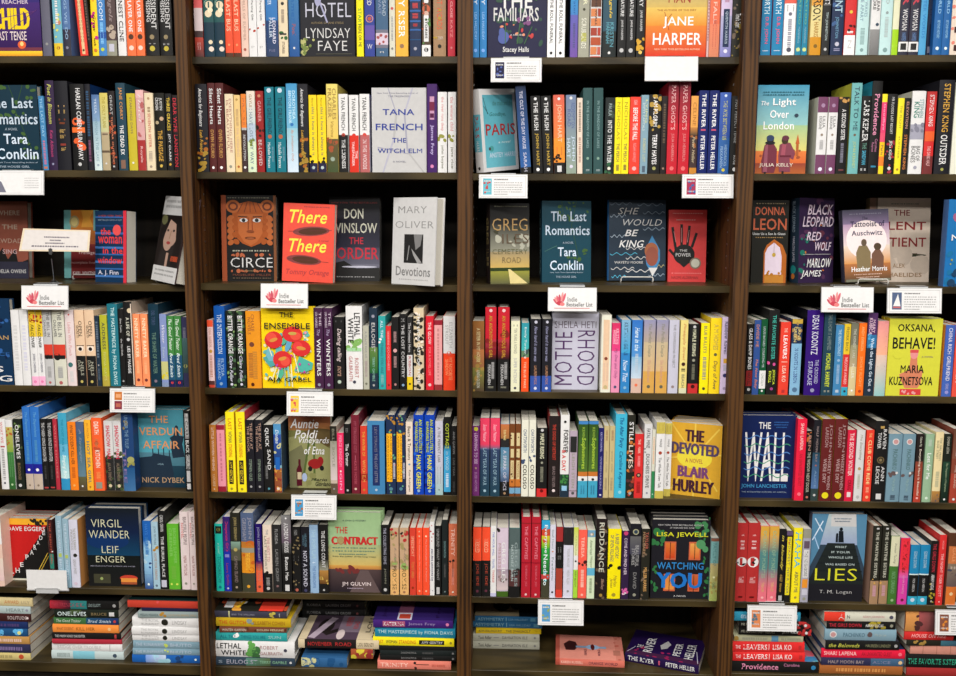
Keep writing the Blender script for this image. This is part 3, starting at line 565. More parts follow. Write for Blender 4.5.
SHELVES[5,1] = '''
2.2 9.4 419 eee;T4 34 d88 .4 "WHAT WE;P38 40 b55 .6;M42 86 aaa .35;O91 445 .3
9.8 16.3 420 eee;B0 10 eee;B10 46 cb6 8a4;C12 40 b63 7 .4;B46 100 484 363;M50 82 8b8 .35;O93 bda .35
17.2 25.3 419 232;C0 50 453 9 .45;C5 40 8a6 4 .25;T8 56 eee .5 "ONELEVES;T62 86 875 .4 "BRUCE HOLSINGER;O94 ddd .4
27 34.4 407 37c;B69 81 229;B81 100 cba;T6 36 6ad .45 0 i "The Dependents;M40 66 59c .3;O76 fff .35;O95 876 .25
34.7 43.6 407 37c;B69 81 229;B81 100 cba;T6 36 6ad .45 0 i "The Dependents;M40 66 59c .3;O76 fff .35;O95 876 .25
44 49.9 419 222;T5 60 ccc .6 "THE MARSH KINGS DAUGHTER;M66 85 444 .3;P96 98 b44 .7
50.2 56.2 419 222;T5 60 ccc .6 "THE MARSH KINGS DAUGHTER;M66 85 444 .3;P96 98 b44 .7
56.6 60.6 419 b34;T8 40 d77 .45 "WHITE;T44 84 d77 .45 "HOUSES
62 70.4 413 6bd;B0 40 4ac;B55 85 7cd cee;B85 100 39c;T8 50 28a .3 "THE MOST FUN WE;T54 86 eff .55 0 i "Singing Bird
71 79 422 f82;T4 62 742 .45 "WHAT DOESNT KILL HER;M66 82 c62 .4;O93 fb6 .3
79.4 87 422 468;B0 15 568;B30 80 467 689;B80 100 664 543;T10 60 89a .45 0 i "A Stranger;O94 eee .25
87.6 94 420 fb3;T4 26 c83 .4 "JO PIAZZA;T30 90 378 .5 "HOT SEA GIRL;O95 b72 .3
94.8 105 418 f63;C30 45 c53 4 .5;T5 22 fed .5 "DEATH;T28 40 c85 .4 0 i "in her;T44 68 fed .5 "KITCHEN;M74 84 f95 .4;P88 97 998 .6
107 115.4 421 ddd;B52 100 333;C45 98 453 14 .4;T6 54 d35 .5 "SHADOW MAN;T60 86 876 .4 "ALAN DREW;O93 dca .4
115.7 124 421 ddd;B52 100 333;C45 98 453 14 .4;T6 54 d35 .5 "SHADOW MAN;T60 86 876 .4 "ALAN DREW;O93 dca .4
124.4 136 413 247;B70 100 258 47a;O60 aa6 .6 .2;C48 68 995 5 .3;C5 20 874 3 .3;T3 45 79b .35 -.05 "UNDER THE TULIP;T46 90 87a .3 -.3 "TREE
186.4 192.4 411 222;P3 34 bbb .6;T3 34 222 .5 "LE CARRE;T36 52 eee .6 "BLACK;P54 72 bbb .6;T54 72 222 .5 "CAB;P74 88 ccc .6;P90 97 ddd .6
'''
SHELVES[5,2] = '''
211.4 218 425 b73;T4 68 ecb .4 "LITTLE WOMEN MINING;T74 92 db9 .4 "LOUISE;O96 edc .2
218.6 226.3 425 e9a;B0 7 923;B92 100 923;M12 85 c78 .22
227.8 236.4 412 fe2;T8 22 d72 .45 "LAST;T24 38 764 .45 "WOMAN;T40 56 d72 .45 "STANDING;P60 90 332 .5;T62 88 fd3 .35 "AMY GENTRY;O96 a93 .3
238 246.8 412 fe2 Kc34;T8 22 d72 .45 "LAST;T24 38 764 .45 "WOMAN;T40 56 d72 .45 "STANDING;P60 90 332 .5;T62 88 fd3 .35 "AMY GENTRY;O96 a93 .3
247.6 255.5 420 223;T4 40 b98 .36 .18 "THE BOY AT;T8 44 b98 .3 -.2 "THE DOOR;T54 84 898 .4 "STEPHEN GILES;O92 aaa .3
256.4 264 420 223;T4 40 b98 .36 .18 "THE BOY AT;T8 44 b98 .3 -.2 "THE DOOR;T54 84 898 .4 "STEPHEN GILES;O92 aaa .3
264.7 274 425 222;T4 32 eee .5 -.1 "QUICK;T36 66 ddd .4 .1 "SAND;M60 80 777 .25 -.2;O94 59a .25
275 282.4 424 8bc K345;B0 15 59c;B15 60 35a 247;B64 100 a63 843;C20 45 cc9 4 .6;C64 98 d94 8 .35;C64 98 933 4 .3;T8 28 def .5 0 i "Donna;P48 66 26b .6;O94 edc .4
331 337.7 426 cba;B0 22 332;B22 80 998 dcc;B85 100 654;T4 60 887 .4 "BILLY BOYLE;O93 999 .3
338 344.5 433 e36;T4 55 f9b .5 "FIERCE KINGDOM;T66 94 fac .4 "GIN;O63 fdd .3
344.7 351 424 222;T28 60 eee .55 "The Orator;T6 12 777 .4 "ED;O95 ccc .35
352 360 415 723;T8 48 a56 .4 "MY STRUGGLE CITY;P51 57 b67 .08;T58 88 b56 .35 "KATE MOSSE;O94 ecb .3
361 367.7 426 d43;B70 80 a32;T8 44 ea4 .45 "THE WINTER OF;T50 82 ea5 .5 "WITCH ELM;O94 c83 .35
368 385.2 421 48b;P5 88 236 .42;T8 42 778 .18 "LEVI STRAUSS;T44 84 889 .18 "THE LOST LETTER;O94 bcd .15
386.6 396 415 235;C0 24 b83 7 .35;C0 100 6a8 9 .25;C30 80 b44 3 .25;P23 84 fb2 .6 -.15;T25 82 a72 .22 .02 "ALIEN ARRIVALS;T25 82 a72 .22 -.28 "APPROXIMATELY;M60 80 ccd .2 .35;O93 589 .4
396.7 405.6 415 235;C0 24 b83 7 .35;C0 100 6a8 9 .25;C30 80 b44 3 .25;P23 84 fb2 .6 -.15;T25 82 a72 .22 .02 "ALIEN ARRIVALS;T25 82 a72 .22 -.28 "APPROXIMATELY;M60 80 ccd .2 .35;O93 589 .4
406.2 413 422 edc;T6 52 443 .5 0 b "Bears & Tremors;O58 79b .3;T66 96 666 .4 "Kate Rodriguez
413.8 423.9 415 14b;C0 100 26d 14 .4;C0 100 128 8 .35;T5 48 cd4 .34 .2 "AN ABSOLUTELY;T8 46 cd4 .3 -.2 "REMARKABLE THING;T50 92 ee3 .5 "HANK GREEN;O95 9bd .3
424.7 434.8 415 14b;C0 100 26d 14 .4;C0 100 128 8 .35;T5 48 cd4 .34 .2 "AN ABSOLUTELY;T8 46 cd4 .3 -.2 "REMARKABLE THING;T50 92 ee3 .5 "HANK GREEN;O95 9bd .3
435.4 443 421 ccd;B55 100 ccd acc;T8 56 777 .4 "A THE PERFECT LIAR;M62 85 999 .4;O93 788 .2
443.8 450.7 417 222;B36 96 4ad;B36 44 245 4ad;T8 40 cd4 .55 "COTTAGE;T44 48 acd .4 "in;T50 68 bde .5 "WOOD;M72 90 def .4
451.2 456.6 426 222;T8 40 888 .45 "ANN GARVIN;T46 72 666 .4 "LIVE YEAR;M80 95 444 .4
'''
SHELVES[5,3] = '''
472.2 479.3 426 737;O4 cc4 .6;T10 54 dbd .5 "LEARNING TO SEE;O60 b98 .3;T66 94 b8b .4 "ELISE HOOPER
480 489.3 418 245;B0 33 e46;B33 40 e46 368;B40 100 346 245;T8 30 fbc .4 0 i "Susan Meissner;T38 86 9bc .42 "LAST YEAR OF WAR;O93 acd .3
490 499.5 418 245;B0 33 e46;B33 40 e46 368;B40 100 346 245;T8 30 fbc .4 0 i "Susan Meissner;T38 86 9bc .42 "LAST YEAR OF WAR;O93 acd .3
500.2 508.8 424 8bd;B0 20 c74 a74;B20 32 333;B32 60 58a 79a;B60 80 79b 457;B80 100 222;T8 22 ed9 .35 "Kristin Hannah;T36 92 ccd .42 "A SPARK OF THIS;O96 a86 .3
509.2 514.6 424 742;P12 30 dc9 .6;P34 46 dc9 .6;P50 76 dc9 .6;B76 86 c73;B88 96 7ac;T52 74 a85 .4 "WINTER;C0 100 532 6 .3
515 520.4 424 742;P12 30 dc9 .6;P34 46 dc9 .6;P50 76 dc9 .6;B76 86 c73;B88 96 7ac;T52 74 a85 .4 "WINTER;C0 100 532 6 .3
521 528 420 eed;T12 42 568 .55 0 b "CHATSWORTH;C44 56 457 3 .6;T58 90 222 .6 0 b "COLOSO
528.5 535.3 420 eed;T12 42 568 .55 0 b "CHATSWORTH;C44 56 457 3 .6;T58 90 222 .6 0 b "COLOSO
536.4 546.4 428 222;B88 100 d33;O3 ccc .3;T8 44 eec .45 "MAPLE RISING;O50 998 .25;M56 78 887 .3;O91 711 .35
548 558.6 416 322 K933;T10 54 c43 .35 "THE DOGS OF DETROIT;T62 88 877 .3 "BRAD FELVER;O92 edd .3
559.6 568.3 415 eee;B72 100 243;C72 90 484 8 .4;B90 100 234;O8 222 .3;T18 46 222 .6 .1 "FOREVER;T42 68 d44 .5 -.1 "& A DAY;P86 92 9ce .6
568.8 576.4 431 bab;P8 32 333 .85;T34 86 998 .4 "LEIGH STEIN;B90 91 655;O94 555 .4
577.4 587 421 352;B0 4 48c;B4 70 352 573;C10 60 363 6 .4;B66 72 c73;B72 78 eee;B78 100 4ac;T8 22 9b4 .3 "KEVIN;T22 62 bd4 .6 0 b "Sophomores;O76 222 .3;M84 96 379 .4
587.6 597 421 352;B0 4 48c;B4 70 352 573;C10 60 363 6 .4;B66 72 c73;B72 78 eee;B78 100 4ac;T8 22 9b4 .3 "KEVIN;T22 62 bd4 .6 0 b "Sophomores;O76 222 .3;M84 96 379 .4
597.5 602.6 428 226;T6 34 aad .4 "KRISTIN HARMEL;T40 88 99c .4 "WINEMAKERS;O96 dde .4
602.8 608 426 cb8;M6 20 a86 .4;T34 64 a97 .45 0 i "quiet side;M72 90 a97 .4
608.4 613.6 426 cb8;M6 20 a86 .4;T34 64 a97 .45 0 i "quiet side;M72 90 a97 .4
613.8 625.2 414 4bd;T4 40 148 .5 0 i "The After Party;T44 88 158 .45 0 i "Caroline Kepnes;O93 9de .3
625.6 633.5 415 332;C0 100 c73 10 .45;C30 100 a43 8 .4;T8 32 eee .6 "STILL;T36 64 edc .6 "LIVES;C60 90 533 6 .5;O94 aaa .4
633.6 642 434 d33;T8 16 fcb .35 "THE;T20 30 fcb .35 "MARK;M34 50 f99 .3;O64 322 .55;O64 ba8 .3;M74 92 a22 .4
642.6 650.4 424 ddd;T6 32 444 .5 "FATAL MINE;C33 38 888 2 .3;T40 86 555 .5 "DUCHESS DRIVE;O93 889 .25
650.7 653.8 430 ddc;B60 100 385;M10 50 eb9 .4;O94 bdc .4
654.4 663 422 eee;B0 15 cb5;B90 100 cb5;M3 12 a84 .5;T22 32 777 .36 "MASAJI;O40 a43 .4;T46 86 777 .35 "The Whole Town Talk
663.2 670 423 eee Y25;B0 15 cb5;B90 100 cb5;M3 12 a84 .5;T22 32 777 .36 "MASAJI;O40 a43 .4;T46 86 777 .35 "The Whole Town Talk
'''
SHELVES[5,4] = '''
793.8 803 419 e24;T5 38 fcc .4 "SHARI LAPENA;T42 82 b23 .4 "AN UNWANTED GUEST;O92 f78 .4
803.4 809.4 431 222;C2 14 b63 4 .5;T6 28 b87 .45 "BEN;T30 88 bba .55 "THE WIDOW NEXT DOOR;O95 c76 .4
810 817.3 420 223;B40 85 245 57a;B85 100 344;T8 52 988 .35 "HALF MOON BAY;O56 a65 .25;T62 84 79b .3 "ALICE;O93 ccc .35
818.2 830.4 419 622 Kcb2;T6 40 a88 .3 .2 "JOHN;T10 34 a88 .32 -.1 "LARISON;T42 86 b99 .3 .22 "WHISKEY WHEN;T48 78 b99 .3 -.15 "WERE DRY;O93 ed2 .55
831 843.4 419 622 Kcb2;T6 40 a88 .3 .2 "JOHN;T10 34 a88 .32 -.1 "LARISON;T42 86 b99 .3 .22 "WHISKEY WHEN;T48 78 b99 .3 -.15 "WERE DRY;O93 ed2 .55
843.8 852.2 430 d24;T4 64 fdd .55 "THE SECOND WINTER;T70 84 711 .45 "CRAIG;P87 94 edd .45
853 861.2 430 ddd K544;T6 42 998 .42 0 i "Mrs Everything;O54 b96 .4;M62 82 bba .3;O94 bbb .4
862.4 870 430 e43;T4 10 fb7 .4 "THE;T14 76 fd9 .5 "CLUB COME RIDE;M80 88 fa8 .4;O94 fb8 .4
871 884 421 222;P6 9 b95 .3;T10 34 ddd .3 .22 "RAVEN;T14 34 ddd .3 -.18 "TOWER;O48 764 .55;O48 222 .4;O48 875 .25;T56 74 ddd .3 .22 "ANN;T56 78 ddd .3 -.18 "LECKIE;P90 97 ddd .4
884.8 898.4 434 79a;O11 ddd .5;O11 c99 .36;T22 52 577 .38 "PACHINKO;C56 63 655 3 .35;O57 ddd .2 .2;T66 84 9bb .3 "Min Jin Lee;M90 97 456 .35
899 911.4 434 79a;O11 ddd .5;O11 c99 .36;T22 52 577 .38 "PACHINKO;C56 63 655 3 .35;O57 ddd .2 .2;T66 84 9bb .3 "Min Jin Lee;M90 97 456 .35
912.6 920 434 322;B40 100 843 b43;T4 18 ccb .4 "Celeste Ng;T22 90 edc .4 "Everything Here Is Beautiful;O94 fbb .3
921.4 929.8 434 9b9;M8 18 bcb .4;T28 66 fff .5 0 b "Lost for Me;O94 ded .35
931 939 432 eda;B84 100 b84 864;T8 40 997 .3 .15 "THE GIRL FROM;T12 38 997 .3 -.2 "BLEAK STREET;M56 78 bb9 .4;C84 98 556 3 .3
940 947.2 434 232;B40 100 243 132;T4 28 bba .4 "DONNA LEON;T42 84 9a8 .4 0 i "The Temptation of Forgiveness;O95 eee .3
948.6 957 429 843;B0 40 643 854;B60 100 a43;T20 36 dcc .3 "LISA SEE;T48 80 ca9 .3 "THE ISLAND;O95 eee .3
'''
SHELVES[6,1] = '''
-8 5 516 ecb Kfdc;B0 40 eee;B60 92 edc ecc;T5 84 bbb .35 "THE HOUSE OF BROKEN ANGELS;O90 79b .3;O92 ec7 .2
51.6 55.6 520 422;B50 72 387;C45 72 eee 2 .4;T4 66 b54 .5 "THE FRENCH GIRL;M76 95 899 .4
59.4 65.4 516 9bc;T6 52 cde .5 "THE RUNAWAYS;P52 57 bc6 .5;T60 88 cde .45 "BHUTTO
65.9 71.6 519 9bc;T6 52 cde .5 "THE RUNAWAYS;P52 57 bc6 .5;T60 88 cde .45 "BHUTTO
72.3 80.8 520 dde Kd95;T12 44 998 .36 .12 "THE ROYAL RUNAWAY;T14 44 aaa .3 -.22 "PRINCESS;O52 332 .45 .1;T58 80 aaa .36 "LINDSAY EMORY;O94 dcd .4
145.4 153.3 521 26b;B28 40 26b 9ce;B40 66 9ce;B66 100 9ce 359;C20 66 bde 8 .45;C62 72 248 3 .4;T4 20 48d .4 "HAYS;M24 50 48c .4;P76 78 8bd .9;O93 eff .3
153.8 160.6 522 acd;T6 34 789 .45 "JOHN FELMORE;C36 44 b83 3 .4;T46 86 b98 .4 "HOME FOR ERRING;O95 678 .35
161 168.3 511 222;T5 26 ccc .5 "CAROL ORWIN;T32 84 ddd .45 "THE BURIAL PLACE;P88 97 ccd .7
169.4 180.6 524 6b3;T6 60 8c6 .3 .18 "BROKEN SUMMER;T6 50 8c6 .3 -.18 "GREENER;O92 de6 .2 -.25;O92 de6 .2 .25;M64 84 7b4 .4
182.4 190.8 512 edd;T6 42 766 .42 .1 "BEAUTIFUL PEOPLE;T14 34 d77 .3 -.22 "NOVEL;T56 82 a77 .42 "NINA TAYLOR;O92 998 .3
191.3 197.6 512 edd;T6 42 766 .42 .1 "BEAUTIFUL PEOPLE;T14 34 d77 .3 -.22 "NOVEL;T56 82 a77 .42 "NINA TAYLOR;O92 998 .3
'''
SHELVES[6,2] = '''
216.8 224.4 524 2ba;P3 14 232 .8;O8 773 .5;T28 44 9dc .4 0 i "a novel;T48 88 177 .55 "TOMORROW;O94 178 .4
225 232 517 23a;B0 46 326 438;T6 46 c36 .55 "Desperate Girls;P50 54 88c .6;T62 92 946 .4 "Laura Griffin;O96 ccd .3
232.4 242 513 332;B36 46 8a9 676;B46 60 554;T5 34 a96 .45 "JOHN GRISHAM;O46 ba6 .4;T54 88 877 .4 "CAMINO ISLAND;O94 a98 .25
242.8 255.6 513 568;B36 76 b73 e92;B44 50 998;C36 74 c62 5 .4;B76 100 443;T5 32 99a .36 .2 "JOHN;T6 34 99a .36 -.22 "GRISHAM;T50 72 fc4 .4 "THE RECKONING;O93 ea3 .25
256.8 263.2 524 216;B54 68 216 d63;B68 100 e64;T4 54 99b .5 "JOHN LESCROART;T58 84 b76 .45 "THE RULE;O92 843 .45
264.4 273 525 edc;B72 100 222;C66 80 222 5 .4;T6 14 aaa .3 "THE;T18 54 c99 .36 .12 "THE NEXT TO;T16 66 998 .3 -.2 "LAST RESORT;M78 90 999 .4;O94 ccc .4
273.7 282.2 525 333;T6 28 999 .4 "FLORIDA;T36 84 888 .4 "LAUREN GROFF;O91 866 .3
283 292.5 515 222;B0 36 888 656;B36 50 555 333;O4 eee .2;T10 48 eee .5 "ANDREW GROSS;T54 84 eee .4 "Button Man;P90 98 ddd .45
293.4 301.4 527 222;C14 88 875 22 .25;P4 12 333 .6;T4 12 999 .4 "MASON;B42 52 222;M43 46 999 .6;M48 51 999 .6;O95 b65 .4
302 310 527 223;T10 30 578 .3 .1 "HEATHER;T12 28 578 .26 -.18 "GUDENKAUF;T36 90 ccd .55 "NOT A SOUND;O96 446 .4
310.6 319 525 9bd;T6 50 acd .55 "THE POPULAR;T54 56 def .4 "&;T60 92 68b .4 "THE UNKNOWN
319.8 328.8 525 222;B50 66 222 998;B66 86 b84 642;C60 86 ca5 4 .4;T8 62 ddd .45 "THE LONG COUNT;O95 bbb .25
381.7 389.2 525 222;T4 56 aab .42 "THE COLLECTING SONS;T62 84 887 .35 "JOHN;O93 ccc .45
390.6 399 528 ca8;C0 60 a96 8 .5;C0 20 b33 3 .45;C5 14 222 2 .3;C45 62 9b6 4 .45;B62 100 eb7;T28 54 987 .3 .1 0 i "Lily;T56 92 653 .55 "PROMISE;O96 a75 .3
400 408.8 528 ca8;C0 60 a96 8 .5;C0 20 b33 3 .45;C5 14 222 2 .3;C45 62 9b6 4 .45;B62 100 eb7;T28 54 987 .3 .1 0 i "Lily;T56 92 653 .55 "PROMISE;O96 a75 .3
410 416 528 d43;T12 42 fa8 .55 "SPEEDBOAT;T50 74 d84 .5 "TONY ARDI;O89 931 .4
416.6 422.6 528 f53;O5 fb9 .25;O12 fb9 .3;T16 80 fa9 .3 "The Remarkable Art of Memory;O94 fb9 .3
423 429.6 528 f53;O12 fdb .3;T16 80 fa9 .3 "The Remarkable Art of Memory;O94 fb9 .3
430 434.4 522 eee;C2 30 b34 5 .4;C30 96 557 8 .25;M36 80 889 .3
435 441.2 526 222;T4 30 999 .5 "UNBOUND;T32 78 999 .45 "WHAT WE WANT;P88 98 ccc .5
442 447.8 520 233;T28 50 799 .4 "DOGMATICA;M58 76 555 .3;O95 788 .3
448.8 457 524 d75;T6 44 fcb .5 "TRINITY;C50 54 322 2 .35;P52 74 432 .06 0;M62 85 e98 .3;O95 fed .25
'''
SHELVES[6,3] = '''
473 481.4 527 222;B0 48 f53;T16 36 fca .55 "WRECKED;T52 84 a43 .45 "JOE IDE;O92 634 .35
481.9 490 527 222;B0 48 f53;T16 36 fca .55 "WRECKED;T52 84 a43 .45 "JOE IDE;O92 634 .35
490.3 496 526 eee;T8 42 78c .4 "THE HOUR WILL;T46 60 78c .4 "TRAVEL;T62 80 d77 .4 "THERESE;B95 100 cce
496.4 508 528 cbc;B0 60 dcd;B60 90 a9a dcc;B92 100 462;C0 5 332 2 .35;C66 84 766 4 .35;T20 78 eee .35 .1 "GREG ILES;T22 76 b99 .25 -.25 "MISSISSIPPI
508.6 519.4 528 588;B0 30 566;B30 60 788;B60 84 533;B84 100 222;C50 66 333 6 .4;T20 84 9aa .3 .15 "GREG ILES;T24 76 bcc .26 -.2 "NATCHEZ BURN
521 530.4 517 b23;P7 8 822 1;T11 52 e89 .38 "THE CAPTIVES;P56 57 812 1;T60 86 d67 .3 "DEBRA JO;O96 ecc .25
531 540 517 b23;P7 8 822 1;T11 52 e89 .38 "THE CAPTIVES;P56 57 812 1;T60 86 d67 .3 "DEBRA JO;O96 ecc .25
540.8 549 520 365;B0 12 3ad;B12 20 d43;B20 36 dc3 6b3;B36 70 3a4 263;B70 80 c44;B76 100 443;C12 36 c53 4 .5;C66 78 5bc 3 .4;T6 42 eff .55 "Everyone;T44 84 eff .55 "Needs to
549.3 554.8 525 dde;T6 32 899 .4 "Small Hours;O36 c86 .3;T44 76 899 .4 "Frederic;O92 333 .4
555.4 562 527 833;B20 58 222;B58 88 a43;B88 100 d43;B0 20 a33;M28 36 777 .5;M40 46 666 .5
562.8 572.4 527 dde;B0 25 333;M4 8 777 .6;T30 56 bbb .3 "YOUR HOUSE;T60 80 bbb .3 "HELEN KLEIN;O90 999 .25
572.8 577.2 527 eee;B0 40 cd4 eec;B60 100 ad4;O48 333 .45;T62 84 673 .4 "PARIS EKHOLM;T12 40 ab6 .4 "CATALINA
577.5 586 530 f65;T10 40 fcb .4 "TERESA;C44 52 422 4 .4;M58 84 fcb .35;O95 fba .3
586.4 594 530 dec;B0 10 7ac;O6 a96 .6;O6 edc .3;B55 66 6bd;T14 36 897 .4 0 i "American;T38 54 897 .4 0 i "Whispers;M70 92 9a8 .3
594.8 606 519 322;C0 60 765 9 .3;C40 100 654 10 .3;T4 66 ccb .5 "RIDDANCE;T74 88 a87 .35 .1 i "Shelley;O95 a84 .3
606.8 619.8 529 fe1;T6 42 776 .32 .18 "A BRIEF HISTORY;T8 46 776 .3 -.2 "OF SEVEN KILLINGS;C50 56 221 3 .3;T66 82 a93 .3 .1 i "Marlon;T70 84 a93 .3 -.2 i "James;O94 a93 .3
620.6 628 531 324;O3 c47 .6;T10 64 dcd .45 "COME AND FIND HER;C84 94 d6a 5 .4;C84 94 eee 3 .3
628.4 639.5 524 223;B16 40 666 445;O10 aa8 .55;O10 345 .35;T28 56 aaa .36 .15 "BEAUTIFUL;T32 54 aaa .3 -.2 "STORIES;T64 86 888 .35 "DAVID;O94 998 .3
640 648.4 529 332;C20 100 765 12 .35;T4 28 b65 .4 .1 "TAYLOR;T4 36 a86 .35 -.22 "HALLMARK;T54 88 da6 .45 "MILLER HARRIS
708.8 716.6 538 8aa;B0 40 7aa;B40 100 ba7 ab6;B0 5 854;T8 44 588 .5 "FAMILY OF;C60 95 a95 8 .4;O62 eeb .3;T70 80 686 .4 "OAKS
'''
SHELVES[6,4] = '''
734.6 745 523 b33;T14 16 fcc .3 "WE;M22 24 ecc .4;M26 28 ecc .3;M30 33 ecc .4;O49 eee .95;C46 53 222 3 .2;T68 72 ebb .5 "Toe;M72 76 d99 .5;P93 95 611 .4
745.2 757 523 b33;T14 16 fcc .3 "WE;M22 24 ecc .4;M26 28 ecc .3;M30 33 ecc .4;O49 eee .95;C46 53 222 3 .2;T68 72 ebb .5 "Toe;M72 76 d99 .5;P93 95 611 .4
757.4 766 526 e78;B0 12 da4;B12 35 da5 588;B35 55 588;B55 82 588 e78;T6 68 9b9 .42 "OCEAN OF MINUTES;T74 86 db7 .35 "THEA LIM;O94 fbb .3
766.4 775.8 526 e78;B0 12 da4;B12 35 da5 588;B35 55 588;B55 82 588 e78;T6 68 9b9 .42 "OCEAN OF MINUTES;T74 86 db7 .35 "THEA LIM;O94 fbb .3
776.2 783 529 222;T8 56 dc5 .5 0 i "in bloody;T62 72 ca5 .4 "AUGUST;T74 86 b94 .4 0 i "Norman;P91 98 bbb .5
783.4 789.4 531 222;B0 6 657;P8 90 ed2 .75;T10 88 776 .4 "BUDAPEST NOIR FOR;C10 30 c73 3 .3
790.4 799 528 fe2;T5 17 4bd .7 "H;T18 29 4bd .7 "A;T30 41 4bd .7 "H;T42 53 4bd .7 "A;T58 86 775 .45 "ABOUT ME;O93 a94 .3
799.6 807.5 529 aab;B0 12 998;P16 26 656 .7;P28 66 ddd .7;T30 64 666 .45 "THE NEIGHBORS;P68 80 e93 .7;P82 90 ccd .7;O95 998 .4
868.7 877.2 526 332 Ka87;B70 100 a86;P2 4 ccc .3;T7 66 ccb .4 "THE MARTINE SISTERS;C66 74 da5 2 .25;M76 90 c9a .4
878 886.4 526 332;B70 100 a86;P2 4 ccc .3;T7 66 ccb .4 "THE MARTINE SISTERS;C66 74 da5 2 .25;M76 90 c9a .4
887 895.6 536 473;B0 44 ddb;T10 40 887 .4 0 i "Women Talking;T52 84 7a7 .5 "NICK DRNASO;O94 9b8 .35
896.8 906 538 d4a;B0 46 e34;B46 60 e34 d6b;T4 52 822 .55 0 i "Tell Me Lies;T56 84 e9c .4 0 i "Carola Lovering;O93 724 .35
907 916.4 545 28b;B48 50 dee;B50 86 222;B86 100 3ac;T10 38 acd .4 "GOING DOWN;T56 78 bbb .3 "MICK HERRON;O92 cde .45
916.8 926.4 545 28b;B48 50 dee;B50 86 222;B86 100 3ac;T10 38 acd .4 "GOING DOWN;T56 78 bbb .3 "MICK HERRON;O92 cde .45
926.8 934 541 222;C64 96 a93 9 .4;T4 48 b34 .55 "THE GIRLS DOWN;T52 76 ddd .5 "ABRAM LUCAS;O94 aa9 .3
935 941.8 535 d33;T8 20 f99 .3 "HOUSE;T26 88 fbb .45 "THE NIGHT TIGER SCOTT;O95 fcc .2
944.6 954.8 533 854;B0 18 532;B18 42 c74;B42 74 876 655;C48 68 445 4 .4;B74 100 d73;T20 40 e96 .4 "GALE;M46 50 cba .5;O84 ec9 .35
'''
